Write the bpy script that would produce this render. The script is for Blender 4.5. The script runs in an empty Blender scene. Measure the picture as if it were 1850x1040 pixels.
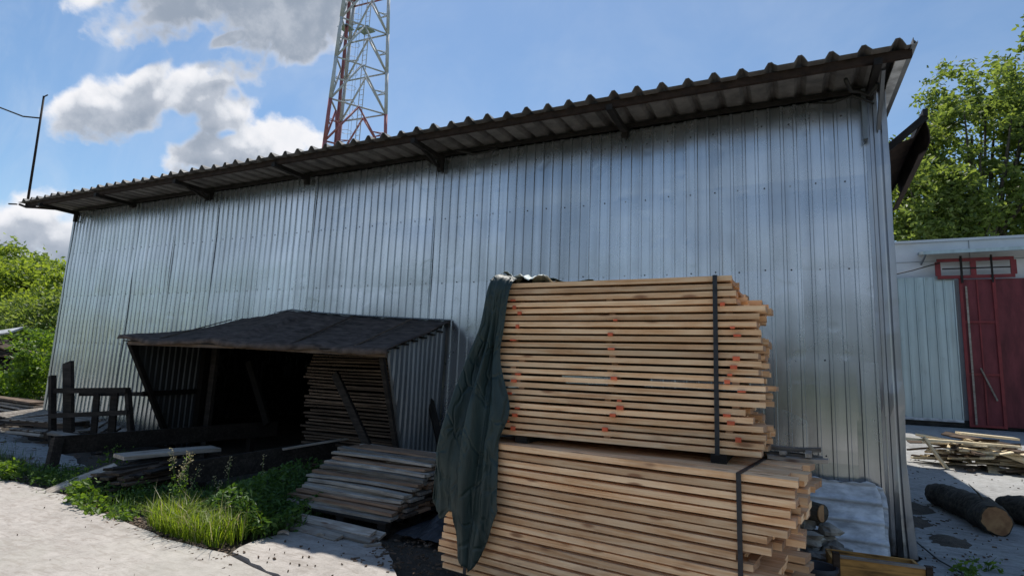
import bpy, math, random
import numpy as np
from mathutils import Vector, Matrix
random.seed(7); RNG = np.random.RandomState(11)
scn = bpy.context.scene
COL = scn.collection

# ------------------------------------------------------------------ camera
cam = bpy.data.objects.new('camera', bpy.data.cameras.new('camera')); COL.objects.link(cam)
RR = ((0.8995237830820496, 0.43484133105870404, 0.04207113586358473),
      (-0.027514845129568574, 0.15249974453505347, -0.9879204225109628),
      (-0.4360044689762405, 0.8875003350533666, 0.1491417390032331))
m = Matrix.Identity(4)
for i in range(3):
    m[i][0] = RR[0][i]; m[i][1] = -RR[1][i]; m[i][2] = -RR[2][i]
m[2][3] = 1.6
cam.matrix_world = m
cam.data.sensor_width = 36; cam.data.lens = 1030/1850*36
cam.data.clip_end = 3000; cam.data.clip_start = 0.05
scn.camera = cam

# ------------------------------------------------------------------ light
SUN = Vector((-0.29, 0.445, 1.0)).normalized()          # towards the sun
sl = bpy.data.objects.new('sun', bpy.data.lights.new('sun', 'SUN')); COL.objects.link(sl)
sl.data.energy = 4.3; sl.data.angle = math.radians(0.6); sl.data.color = (1, .95, .87)
sl.rotation_euler = SUN.to_track_quat('Z', 'Y').to_euler()
scn.view_settings.view_transform = 'Standard'; scn.view_settings.look = 'None'
scn.view_settings.exposure = 0.32; scn.view_settings.gamma = 1
scn.render.engine = 'CYCLES'

world = bpy.data.worlds.new('World'); scn.world = world; world.use_nodes = True
WN = world.node_tree; WN.nodes.clear()

class NT:
    """small helper to write node trees as expressions"""
    def __init__(s, nt): s.nt = nt
    def n(s, t, **kw):
        nd = s.nt.nodes.new(t)
        for k, v in kw.items(): setattr(nd, k, v)
        return nd
    def link(s, a, b): s.nt.links.new(a, b)
    def put(s, sock, v):
        if hasattr(v, 'is_output') or isinstance(v, bpy.types.NodeSocket): s.nt.links.new(v, sock)
        else: sock.default_value = v
    def math(s, op, a, b=0.0, c=None, clamp=False):
        nd = s.n('ShaderNodeMath', operation=op, use_clamp=clamp)
        s.put(nd.inputs[0], a); s.put(nd.inputs[1], b)
        if c is not None: s.put(nd.inputs[2], c)
        return nd.outputs[0]
    def vmath(s, op, a, b=(0, 0, 0)):
        nd = s.n('ShaderNodeVectorMath', operation=op)
        s.put(nd.inputs[0], a)
        if op == 'SCALE': s.put(nd.inputs['Scale'], b)
        else: s.put(nd.inputs[1], b)
        return nd.outputs['Value'] if op in ('LENGTH', 'DOT_PRODUCT') else nd.outputs[0]
    def noise(s, vec, scale, detail=4, rough=.55, dist=0.0, dim='3D'):
        nd = s.n('ShaderNodeTexNoise', noise_dimensions=dim)
        if vec is not None: s.link(vec, nd.inputs['Vector'])
        nd.inputs['Scale'].default_value = scale; nd.inputs['Detail'].default_value = detail
        nd.inputs['Roughness'].default_value = rough; nd.inputs['Distortion'].default_value = dist
        return nd.outputs['Fac']
    def ramp(s, fac, stops, interp='LINEAR'):
        nd = s.n('ShaderNodeValToRGB'); nd.color_ramp.interpolation = interp
        e = nd.color_ramp.elements
        while len(e) < len(stops): e.new(.5)
        for el, (p, c) in zip(e, stops):
            el.position = p; el.color = (c[0], c[1], c[2], 1) if not isinstance(c, (int, float)) else (c, c, c, 1)
        s.put(nd.inputs[0], fac); return nd.outputs[0]
    def mix(s, fac, a, b, mode='MIX'):
        nd = s.n('ShaderNodeMix', data_type='RGBA', blend_type=mode)
        s.put(nd.inputs[0], fac)
        for sock, v in ((nd.inputs[6], a), (nd.inputs[7], b)):
            if isinstance(v, bpy.types.NodeSocket): s.link(v, sock)
            else: sock.default_value = (v[0], v[1], v[2], 1)
        return nd.outputs[2]
    def maprange(s, v, a, b, c=0.0, d=1.0, smooth=False):
        nd = s.n('ShaderNodeMapRange', interpolation_type='SMOOTHSTEP' if smooth else 'LINEAR')
        s.put(nd.inputs[0], v)
        for i, q in enumerate((a, b, c, d)): nd.inputs[i+1].default_value = q
        return nd.outputs[0]

# cloud density as a node group over the direction's (x/y, z/y)
CL = [(-1.82,.785,.50,.105),(-1.42,.68,.14,.08),(-1.75,1.10,.35,.06),(-2.10,.84,.28,.11),(-1.56,.77,.20,.10),(-1.82,.87,.14,.06),(-1.33,.575,.27,.08),(-1.50,.60,.18,.07),
      (-1.18,.55,.15,.05),(-1.50,1.15,.75,.17),(-1.20,1.0,.28,.17),(-1.43,.925,.09,.025),(-1.12,.84,.10,.07),(-1.02,.96,.08,.18),
      (-2.5,.42,.48,.15),(-2.1,.36,.22,.11),(-2.0,1.28,.40,.08)]
cg = bpy.data.node_groups.new('CloudDensity', 'ShaderNodeTree')
cg.interface.new_socket('P', in_out='INPUT', socket_type='NodeSocketVector')
cg.interface.new_socket('D', in_out='OUTPUT', socket_type='NodeSocketFloat')
g = NT(cg); gi = g.n('NodeGroupInput'); go = g.n('NodeGroupOutput')
acc = None
for (u, v, a, b) in CL:
    q = g.vmath('MULTIPLY', g.vmath('SUBTRACT', gi.outputs[0], (u, v, 0)), (1/a, 1/b, 0))
    d = g.math('SUBTRACT', 1.0, g.vmath('LENGTH', q))
    acc = d if acc is None else g.math('SMOOTH_MAX', acc, d, .25)
sp_ = g.n('ShaderNodeSeparateXYZ'); g.link(gi.outputs[0], sp_.inputs[0])
cb_ = g.n('ShaderNodeCombineXYZ'); g.link(sp_.outputs[0], cb_.inputs[0]); cb_.inputs[1].default_value = 1.0; g.link(sp_.outputs[1], cb_.inputs[2])
vec = g.vmath('NORMALIZE', cb_.outputs[0])
n1 = g.noise(vec, 9.0, 9, .58, .25); n2 = g.noise(vec, 34.0, 6, .62, .2)
n3 = g.noise(vec, 19.0, 2, .5)
bil = g.math('ABSOLUTE', g.math('SUBTRACT', n3, .5))
acc = g.math('ADD', acc, g.math('MULTIPLY', g.math('SUBTRACT', .10, bil), 1.5))
acc = g.math('ADD', acc, .05)
acc = g.math('ADD', acc, g.math('MULTIPLY', g.math('SUBTRACT', n1, .5), 1.7))
acc = g.math('ADD', acc, g.math('MULTIPLY', g.math('SUBTRACT', n2, .5), .50))
g.link(acc, go.inputs[0])

w = NT(WN)
tc = w.n('ShaderNodeTexCoord'); dirv = tc.outputs['Generated']
sx = w.n('ShaderNodeSeparateXYZ'); w.link(dirv, sx.inputs[0])
ysafe = w.math('MAXIMUM', sx.outputs[1], .02)
cb = w.n('ShaderNodeCombineXYZ')
w.link(w.math('DIVIDE', sx.outputs[0], ysafe), cb.inputs[0]); w.link(w.math('DIVIDE', sx.outputs[2], ysafe), cb.inputs[1])
def dens(off):
    nd = w.n('ShaderNodeGroup'); nd.node_tree = cg
    w.put(nd.inputs[0], w.vmath('ADD', cb.outputs[0], off)); return nd.outputs[0]
d0 = dens((0, 0, 0)); d1 = dens((.035, .055, 0)); d2 = dens((.05, .14, 0))
front = w.math('GREATER_THAN', sx.outputs[1], .05)
mask = w.math('MULTIPLY', w.maprange(d0, .0, .42, 0, 1, True), front)
# bright low haze band added behind the viewer for the metal wall to mirror
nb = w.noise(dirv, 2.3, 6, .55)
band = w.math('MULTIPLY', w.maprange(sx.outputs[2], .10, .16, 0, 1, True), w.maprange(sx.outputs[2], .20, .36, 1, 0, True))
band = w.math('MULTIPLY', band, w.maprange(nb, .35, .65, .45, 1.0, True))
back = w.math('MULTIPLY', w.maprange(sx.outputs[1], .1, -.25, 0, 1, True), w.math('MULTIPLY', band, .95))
thick = w.maprange(w.math('ADD', w.math('MULTIPLY', d1, .55), w.math('MULTIPLY', d2, .45)), -.10, .85, 0, 1, True)
ccol = w.ramp(thick, [(0, (1.0, 1.0, 1.02)), (.16, (.80, .83, .88)), (.38, (.50, .55, .63)), (1, (.34, .40, .49))])
sky = w.n('ShaderNodeTexSky', sky_type='NISHITA', sun_disc=False)
sky.sun_elevation = math.asin(SUN.z); sky.sun_rotation = math.atan2(SUN.x, SUN.y)
sky.altitude = 100; sky.air_density = 1.1; sky.dust_density = .35; sky.ozone_density = 1.6
thin = w.math('MULTIPLY', w.maprange(w.noise(cb.outputs[0], 2.0, 6, .6, .5), .35, .85, 0, .30, True), front)
skyt = w.mix(1.0, sky.outputs[0], (.88, 1.0, 1.06), 'MULTIPLY')
skyc = w.mix(thin, skyt, (6.0, 6.7, 7.6))
rim = w.maprange(d0, .05, .50, .75, 0, True)
rim = w.math('MULTIPLY', rim, w.maprange(w.noise(dirv, 13.0, 5, .6), .35, .62, .35, 1.0, True))
ccol = w.mix(rim, ccol, (1.0, 1.0, 1.02))
ccol = w.mix(w.maprange(w.noise(dirv, 16.0, 6, .62), .42, .70, 0, .40, True), ccol, (.78, .82, .88))
cl_em = w.mix(1.0, ccol, (8.0, 8.0, 8.1), 'MULTIPLY')
c1 = w.mix(mask, skyc, cl_em)
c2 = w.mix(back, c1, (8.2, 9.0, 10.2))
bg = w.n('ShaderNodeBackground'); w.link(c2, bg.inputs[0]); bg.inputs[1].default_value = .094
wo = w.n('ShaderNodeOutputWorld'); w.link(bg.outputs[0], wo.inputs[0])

# ------------------------------------------------------------------ materials
MATS = {}
def newmat(name):
    mt = bpy.data.materials.new(name); mt.use_nodes = True
    mt.node_tree.nodes.clear(); t = NT(mt.node_tree)
    b = t.n('ShaderNodeBsdfPrincipled'); o = t.n('ShaderNodeOutputMaterial'); t.link(b.outputs[0], o.inputs[0])
    MATS[name] = mt
    return mt, t, b, o
def bump(t, b, h, strength=.4, dist=.01):
    nd = t.n('ShaderNodeBump'); nd.inputs['Strength'].default_value = strength; nd.inputs['Distance'].default_value = dist
    t.put(nd.inputs['Height'], h); t.link(nd.outputs[0], b.inputs['Normal'])
def objco(t, scale=(1, 1, 1), rnd=True):
    c = t.n('ShaderNodeTexCoord').outputs['Object']
    v = t.vmath('MULTIPLY', c, scale)
    if rnd:
        oi = t.n('ShaderNodeObjectInfo').outputs['Random']
        v = t.vmath('ADD', v, t.vmath('SCALE', t.vmath('ADD', (7.3, 3.1, 9.7), (0, 0, 0)), t.math('MULTIPLY', oi, 13.0)))
    return v
def rndval(t): return t.n('ShaderNodeObjectInfo').outputs['Random']

def wood(name, cols, rough=.75, grain=1.0, rb=.5, blotch=None, spec=.3):
    """cols: dark, mid, light; grain runs along local X"""
    mt, t, b, o = newmat(name)
    v = objco(t, (1.2, 22, 22)); v2 = objco(t, (3, 5, 5))
    gr = t.noise(v, 1.6, 6, .65, .6); bl = t.noise(v2, 1.2, 4, .6)
    f = t.math('ADD', t.math('MULTIPLY', gr, .65*grain), t.math('MULTIPLY', bl, .35))
    c = t.ramp(f, [(.3, cols[0]), (.5, cols[1]), (.68, cols[2])])
    k = t.maprange(rndval(t), 0, 1, 1-rb*.5, 1+rb*.45)
    cc = t.n('ShaderNodeCombineColor'); [t.put(cc.inputs[i], k) for i in range(3)]
    c = t.mix(1.0, c, cc.outputs[0], 'MULTIPLY')
    if blotch:
        kn = t.n('ShaderNodeTexVoronoi'); t.link(objco(t, (2.6, 9, 9)), kn.inputs['Vector']); kn.inputs['Scale'].default_value = 1.0
        c = t.mix(t.maprange(kn.outputs['Distance'], .07, .20, .85, 0, True), c, blotch)
        c = t.mix(t.maprange(t.noise(objco(t, (1.5, 3, 3)), 1.3, 3, .6), .56, .75, 0, .45, True), c, blotch)
    t.link(c, b.inputs['Base Color']); b.inputs['Roughness'].default_value = rough
    b.inputs['Specular IOR Level'].default_value = spec
    bump(t, b, gr, .5, .004)
    return mt
wood('fresh_wood', ((.42,.21,.095),(.70,.41,.21),(.86,.60,.365)), .75, 1.25, .48, (.27,.12,.06))
wood('fresh_end', ((.26,.14,.08),(.38,.22,.13),(.48,.31,.19)), .8, 1, .3, (.13,.06,.035))
wood('grey_wood', ((.12,.095,.075),(.31,.27,.225),(.50,.46,.41)), .85, 1, .9, (.17,.085,.05))
wood('slat_brown', ((.14,.08,.05),(.27,.17,.11),(.40,.28,.19)), .85, 1, .6, (.12,.06,.04))
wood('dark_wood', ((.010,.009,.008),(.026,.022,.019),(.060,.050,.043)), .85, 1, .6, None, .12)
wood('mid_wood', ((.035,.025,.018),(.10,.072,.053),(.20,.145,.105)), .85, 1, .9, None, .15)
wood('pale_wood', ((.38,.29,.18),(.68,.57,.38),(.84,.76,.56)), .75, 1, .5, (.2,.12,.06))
wood('shaded_wood', ((.004,.004,.0035),(.009,.008,.007),(.018,.015,.013)), .85, 1, .5, None, .1)  # inner darkness of the lean-to put into the wood colour
wood('stained_ply', ((.06,.03,.012),(.58,.31,.09),(.70,.42,.15)), .75, .8, .1, (.07,.035,.015))

def galv(name, base=(.50,.53,.56), rough=.36, var=.10, dirt=.35, wave=.35, green=0):
    mt, t, b, o = newmat(name)
    co = t.n('ShaderNodeTexCoord').outputs['Object']
    vo = t.n('ShaderNodeTexVoronoi'); t.link(co, vo.inputs['Vector']); vo.inputs['Scale'].default_value = 60
    sp = t.maprange(t.n('ShaderNodeSeparateColor').outputs[0], 0, 1, 1, 1)
    sc_ = t.n('ShaderNodeSeparateColor'); t.link(vo.outputs['Color'], sc_.inputs[0])
    big = t.noise(objco(t, (1.0, 1, .35)), 1.1, 5, .6)
    streak = t.noise(objco(t, (6, 6, .12)), 1.6, 2, .5)
    k = t.math('ADD', t.maprange(sc_.outputs[0], 0, 1, -.015, .015), t.maprange(rndval(t), 0, 1, 1-var, 1+var))
    k = t.math('MULTIPLY', k, t.maprange(big, .3, .7, .86, 1.08)); k = t.math('MULTIPLY', k, t.maprange(streak, .35, .7, 1.05, .84))
    cc = t.n('ShaderNodeCombineColor'); [t.put(cc.inputs[i], k) for i in range(3)]
    c = t.mix(1.0, base, cc.outputs[0], 'MULTIPLY')
    # rain streaks and grime towards nothing in particular
    spot = t.noise(objco(t, (2, 2, .8)), 1.8, 3, .55)
    c = t.mix(t.maprange(spot, .60, .78, 0, dirt, True), c, (.16,.145,.125))
    zs = t.n('ShaderNodeSeparateXYZ'); t.link(co, zs.inputs[0])
    mud = t.math('MULTIPLY', t.maprange(zs.outputs[2], .55, .05, 0, 1, True), t.maprange(t.noise(objco(t, (3, 3, 1.5)), 2.5, 6, .7), .42, .62, 0, .85, True))
    c = t.mix(mud, c, (.13,.115,.095))
    rs = t.maprange(t.noise(objco(t, (8, 8, .25)), 1.3, 2, .5), .64, .80, 0, .22, True)
    c = t.mix(rs, c, (.30,.27,.24))
    t.link(c, b.inputs['Base Color'])
    b.inputs['Metallic'].default_value = .92
    t.link(t.maprange(t.math('ADD', t.math('MULTIPLY', spot, .6), t.math('MULTIPLY', sc_.outputs[1], .03)), .2, .6, rough-.03, rough+.07), b.inputs['Roughness'])
    wv = t.noise(objco(t, (.55, .9, 1.0)), 1.1, 1, .4)
    dm = t.maprange(t.noise(objco(t, (2.2, 2.2, 2.2)), 2.0, 0, .5), .66, .82, 0, .045, True)
    bump(t, b, t.math('SUBTRACT', wv, dm), wave, .10)
    zz = t.n('ShaderNodeSeparateXYZ'); t.link(co, zz.inputs[0])
    return mt
galv('galvanised', (.51,.54,.575), .27, .09, .12, .20)
galv('galvanised_lower', (.49,.515,.545), .25, .05, .05, .25)
galv('galvanised_trim', (.38,.395,.42), .34, .05, .25, .25)
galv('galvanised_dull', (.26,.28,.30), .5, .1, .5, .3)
galv('galvanised_shaded', (.10,.105,.11), .6, .1, .5, .3)  # left lean-to sheet, its shade put into a darker base colour
galv('galvanised_pale', (.42,.50,.52), .5, .05, .3, .2)

def plain(name, cols, rough=.8, scale=6, metallic=0, bmp=.3, bdist=.01, spec=.4, stretch=(1,1,1), stops=(.35,.65), detail=8):
    mt, t, b, o = newmat(name)
    n = t.noise(objco(t, stretch), scale, detail, .62, .2)
    c = t.ramp(n, [(stops[0], cols[0]), (stops[1], cols[1])])
    k = t.maprange(rndval(t), 0, 1, .82, 1.15)
    cc = t.n('ShaderNodeCombineColor'); [t.put(cc.inputs[i], k) for i in range(3)]
    c = t.mix(1.0, c, cc.outputs[0], 'MULTIPLY')
    t.link(c, b.inputs['Base Color']); b.inputs['Roughness'].default_value = rough
    b.inputs['Metallic'].default_value = metallic; b.inputs['Specular IOR Level'].default_value = spec
    bump(t, b, n, bmp, bdist); return mt
plain('rust_steel', ((.020,.014,.012),(.05,.033,.026)), .8, 8, spec=.2)
plain('dark_steel', ((.012,.011,.011),(.028,.025,.024)), .7, 8, spec=.2)
plain('roof_sheet', ((.085,.085,.085),(.17,.165,.16)), .65, 5)
plain('screw_dark', ((.03,.03,.03),(.06,.06,.06)), .6, 5)
plain('screw_light', ((.30,.31,.32),(.40,.41,.42)), .4, 5, .6)
plain('tar_felt', ((.035,.026,.022),(.125,.095,.080)), .9, 5, bmp=.5, bdist=.02, stretch=(1,2.5,1), spec=.25)
plain('strap_black', ((.014,.016,.02),(.03,.033,.04)), .45, 20)
mt, t, b, o = newmat('tarp_cloth')
co_ = t.n('ShaderNodeTexCoord').outputs['Object']
wn_ = t.n('ShaderNodeTexNoise'); wn_.inputs['Scale'].default_value = 3.0; t.link(co_, wn_.inputs['Vector'])
ve = t.n('ShaderNodeTexVoronoi', feature='DISTANCE_TO_EDGE'); ve.inputs['Scale'].default_value = 4.5
t.link(t.vmath('MULTIPLY', t.vmath('ADD', co_, t.vmath('SCALE', wn_.outputs['Color'], .25)), (1.6, 1.6, .7)), ve.inputs['Vector'])
crs = t.maprange(ve.outputs['Distance'], 0, .10, 0, 1, True); nn_ = t.noise(t.vmath('MULTIPLY', co_, (3, 3, .8)), 3.0, 5, .6)
c = t.ramp(nn_, [(.35, (.012,.027,.026)), (.65, (.028,.048,.046))])
c = t.mix(t.maprange(t.noise(co_, 5.0, 6, .7), .58, .76, 0, .35, True), c, (.085,.085,.075))
t.link(c, b.inputs['Base Color']); b.inputs['Roughness'].default_value = .55; b.inputs['Specular IOR Level'].default_value = .4
bump(t, b, t.math('ADD', t.math('MULTIPLY', crs, .5), t.math('MULTIPLY', nn_, .8)), .55, .03)
plain('tarp_sunlit', ((.45,.50,.48),(.62,.66,.63)), .6, 4)  # sunlight on the tarp's top edge, put into the colour
plain('orange_mark', ((.62,.10,.04),(.72,.16,.07)), .7, 20)
plain('slate_sheet', ((.30,.31,.32),(.70,.72,.74)), .85, 4.5, stretch=(1,1,2.5), bmp=.25)
plain('stone', ((.10,.09,.075),(.36,.33,.28)), .9, 5, bmp=.8, bdist=.03)
plain('bark', ((.018,.015,.011),(.10,.085,.062)), .9, 9, stretch=(.5,2,2), bmp=1, bdist=.03)
plain('sawn_end', ((.26,.13,.06),(.50,.29,.13)), .85, 7)
plain('white_panel', ((.62,.64,.68),(.72,.74,.78)), .5, 1.5, bmp=.05)
plain('red_paint', ((.085,.010,.015),(.165,.028,.036)), .6, 2.2, bmp=.15, stretch=(2,2,.5))
plain('red_frame', ((.15,.014,.018),(.22,.025,.028)), .5, 3, bmp=.1)
plain('tower_white', ((.42,.42,.42),(.58,.58,.58)), .6, 3, bmp=.1)
plain('tower_red', ((.30,.10,.10),(.42,.16,.16)), .6, 3, bmp=.1)
plain('tub_plastic', ((.03,.035,.045),(.07,.08,.10)), .45, 5)
plain('shaded_plinth', ((.02,.02,.02),(.05,.048,.045)), .9, 4)  # near-black: shadow gap under the workshop wall put into the colour
plain('wire_black', ((.015,.015,.015),(.03,.03,.03)), .6, 4)
plain('dark_interior', ((.03,.028,.025),(.05,.045,.04)), .9, 4)

def leafmat(name, c1, c2, trans=.5, tcol=None):
    mt = bpy.data.materials.new(name); mt.use_nodes = True; mt.node_tree.nodes.clear(); t = NT(mt.node_tree); MATS[name] = mt
    geo = t.n('ShaderNodeNewGeometry').outputs['Random Per Island']
    pos = t.n('ShaderNodeNewGeometry').outputs['Position']
    f = t.math('ADD', t.math('MULTIPLY', geo, .6), t.math('MULTIPLY', t.noise(pos, 1.1, 3), .5))
    c = t.ramp(f, [(.2, c1), (.85, c2)])
    b = t.n('ShaderNodeBsdfPrincipled'); t.link(c, b.inputs['Base Color']); b.inputs['Roughness'].default_value = .5
    b.inputs['Specular IOR Level'].default_value = .35
    tr = t.n('ShaderNodeBsdfTranslucent')
    t.link(t.mix(1.0, c, tcol or (1.6, 1.5, .5), 'MULTIPLY'), tr.inputs[0])
    mx = t.n('ShaderNodeMixShader'); mx.inputs[0].default_value = trans
    t.link(b.outputs[0], mx.inputs[1]); t.link(tr.outputs[0], mx.inputs[2])
    o = t.n('ShaderNodeOutputMaterial'); t.link(mx.outputs[0], o.inputs[0]); return mt
leafmat('leaf_tree', (.07,.115,.03), (.22,.28,.085), .55, (1.5,1.45,.7))
leafmat('leaf_bright', (.12,.18,.035), (.26,.33,.07), .55, (1.5,1.45,.6))
leafmat('leaf_far', (.012,.020,.012), (.028,.04,.024), .1)
leafmat('leaf_weed', (.07,.14,.025), (.16,.26,.045), .45)
leafmat('leaf_dark', (.04,.095,.022), (.095,.18,.045), .35)
leafmat('grass_blade', (.10,.18,.02), (.24,.32,.04), .5)
leafmat('grass_dark', (.035,.08,.015), (.08,.15,.03), .35)
leafmat('seed_head', (.30,.28,.16), (.50,.46,.30), .4, (1.1, 1.0, .8))

# concrete / dirt
def concrete(name, a, b_, stain, crack=True):
    mt, t, b, o = newmat(name)
    pos = t.n('ShaderNodeNewGeometry').outputs['Position']
    n1 = t.noise(pos, .9, 6, .65, .3); n2 = t.noise(pos, 9, 8, .7); n3 = t.noise(pos, 60, 4, .7)
    f = t.math('ADD', t.math('MULTIPLY', n1, .36), t.math('ADD', t.math('MULTIPLY', n2, .40), t.math('MULTIPLY', n3, .26)))
    c = t.ramp(f, [(.40, a), (.62, b_)])
    c = t.mix(t.maprange(t.noise(pos, 2.3, 8, .72, .6), .56, .74, 0, .75, True), c, stain)
    c = t.mix(t.maprange(t.noise(pos, 38, 3, .6), .66, .76, 0, .55, True), c, stain)
    rp = t.noise(t.vmath('MULTIPLY', pos, (2.2, 7, 1)), 2.2, 6, .65, 1.2)
    c = t.mix(t.maprange(rp, .48, .64, 0, .5, True), c, stain)
    c = t.mix(t.maprange(t.noise(pos, .55, 4, .6), .50, .66, 0, .30, True), c, (b_[0]*.84, b_[1]*.89, b_[2]*.84))
    if crack:
        vo = t.n('ShaderNodeTexVoronoi', feature='DISTANCE_TO_EDGE'); vo.inputs['Scale'].default_value = .42
        t.link(t.vmath('ADD', pos, t.vmath('SCALE', t.n('ShaderNodeTexNoise').outputs['Color'], .0)), vo.inputs['Vector'])
        wn = t.n('ShaderNodeTexNoise'); wn.inputs['Scale'].default_value = 1.7; wn.inputs['Detail'].default_value = 6; t.link(pos, wn.inputs['Vector'])
        t.link(t.vmath('ADD', pos, t.vmath('SCALE', wn.outputs['Color'], 1.1)), vo.inputs['Vector'])
        c = t.mix(t.maprange(vo.outputs['Distance'], .0, .006, .5, 0, True), c, (.10,.09,.08))
    t.link(c, b.inputs['Base Color']); b.inputs['Roughness'].default_value = .9; b.inputs['Specular IOR Level'].default_value = .25
    h = t.math('ADD', t.math('MULTIPLY', n2, .6), t.math('MULTIPLY', n3, .3)); bump(t, b, h, .55, .02)
    return mt
concrete('concrete_light', (.29,.265,.24), (.50,.46,.425), (.24,.205,.175), False)
concrete('concrete_worn', (.22,.22,.215), (.42,.415,.40), (.12,.11,.095), False)
mt, t, b, o = newmat('dirt')
pos = t.n('ShaderNodeNewGeometry').outputs['Position']
n1 = t.noise(pos, 1.4, 8, .7, .4); n2 = t.noise(pos, 22, 6, .75)
c = t.ramp(t.math('ADD', t.math('MULTIPLY', n1, .55), t.math('MULTIPLY', n2, .45)), [(.36, (.035,.028,.021)), (.55, (.095,.075,.056)), (.72, (.17,.14,.105))])
t.link(c, b.inputs['Base Color']); b.inputs['Roughness'].default_value = .95; bump(t, b, n2, .9, .04)
mt, t, b, o = newmat('field')
pos = t.n('ShaderNodeNewGeometry').outputs['Position']
c = t.ramp(t.noise(pos, .35, 8, .7), [(.35, (.05,.07,.025)), (.6, (.10,.12,.045)), (.75, (.16,.14,.09))])
t.link(c, b.inputs['Base Color']); b.inputs['Roughness'].default_value = .95; bump(t, b, t.noise(pos, 6, 6), .6, .1)

# ------------------------------------------------------------------ mesh helpers
class MB:
    def __init__(s): s.v = []; s.f = []; s.m = []; s.sm = False
    def add(s, vs, fs, mi=0):
        k = len(s.v); s.v += [tuple(p) for p in vs]
        s.f += [tuple(i+k for i in f) for f in fs]; s.m += [mi]*len(fs); return s
    def hexa(s, b4, t4, mi=0):
        return s.add(list(b4)+list(t4), [(3,2,1,0),(4,5,6,7),(0,1,5,4),(1,2,6,5),(2,3,7,6),(3,0,4,7)], mi)
    def box(s, x0, x1, y0, y1, z0, z1, mi=0):
        return s.hexa([(x0,y0,z0),(x1,y0,z0),(x1,y1,z0),(x0,y1,z0)], [(x0,y0,z1),(x1,y0,z1),(x1,y1,z1),(x0,y1,z1)], mi)
    def beam(s, p0, p1, w, h, mi=0, up=(0,0,1), jit=0):
        p0 = Vector(p0); p1 = Vector(p1); d = (p1-p0).normalized(); up = Vector(up)
        if abs(d.dot(up)) > .99: up = Vector((0,1,0))
        sd = d.cross(up).normalized(); u = sd.cross(d)
        a = sd*w/2; c = u*h/2
        q = [p0-a-c, p0+a-c, p0+a+c, p0-a+c]; r = [p1-a-c, p1+a-c, p1+a+c, p1-a+c]
        s.add(q+r, [(0,1,2,3),(7,6,5,4),(1,0,4,5),(2,1,5,6),(3,2,6,7),(0,3,7,4)], mi); return s
    def tube(s, pts, rs, n=8, mi=0, cap=True):
        pts = [Vector(p) for p in pts]; k = len(s.v); vs = []
        prev = None
        for i, p in enumerate(pts):
            d = (pts[min(i+1, len(pts)-1)]-pts[max(i-1, 0)]).normalized()
            a = prev if prev is not None else (Vector((0,0,1)) if abs(d.z) < .9 else Vector((1,0,0)))
            a = (a-d*a.dot(d)).normalized(); prev = a; bb = d.cross(a)
            r = rs[i] if hasattr(rs, '__len__') else rs
            for j in range(n):
                th = 2*math.pi*j/n; vs.append(p+(a*math.cos(th)+bb*math.sin(th))*r)
        fs = []
        for i in range(len(pts)-1):
            for j in range(n): fs.append((i*n+j, i*n+(j+1)%n, (i+1)*n+(j+1)%n, (i+1)*n+j))
        if cap: fs += [tuple(range(n-1, -1, -1)), tuple((len(pts)-1)*n+j for j in range(n))]
        return s.add(vs, fs, mi)
    def grid(s, P, mi=0):
        """P: rows of points"""
        nr = len(P); nc = len(P[0]); vs = [p for r in P for p in r]
        return s.add(vs, [(i*nc+j, i*nc+j+1, (i+1)*nc+j+1, (i+1)*nc+j) for i in range(nr-1) for j in range(nc-1)], mi)
    def build(s, name, mats, parent=None, smooth=False, loc=None, rot=None, solid=0, bevel=0):
        me = bpy.data.meshes.new(name); me.from_pydata(s.v, [], s.f)
        if isinstance(mats, str): mats = [mats]
        for q in mats: me.materials.append(MATS[q])
        if len(mats) > 1: me.polygons.foreach_set('material_index', s.m)
        if smooth: me.polygons.foreach_set('use_smooth', [True]*len(s.f))
        me.update()
        ob = bpy.data.objects.new(name, me); COL.objects.link(ob)
        if parent is not None: ob.parent = parent
        if loc is not None: ob.location = loc
        if rot is not None: ob.rotation_euler = rot
        if solid:
            sd = ob.modifiers.new('s', 'SOLIDIFY'); sd.thickness = solid; sd.offset = 0
        if bevel:
            bv = ob.modifiers.new('b', 'BEVEL'); bv.width = bevel; bv.segments = 2; bv.limit_method = 'ANGLE'
        return ob
def thing(name, label, cat, loc=(0,0,0), group=None, rz=0):
    o = bpy.data.objects.new(name, None); COL.objects.link(o); o.location = loc; o.rotation_euler = (0,0,rz)
    o.empty_display_size = .2
    return tag(o, label, cat, group)
def tag(o, label, cat, group=None):
    o['label'] = label; o['category'] = cat
    if group: o['group'] = group
    return o
def struct(o, kind='structure'): o['kind'] = kind; return o
R = random.uniform
BOARDS = {}
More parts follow.
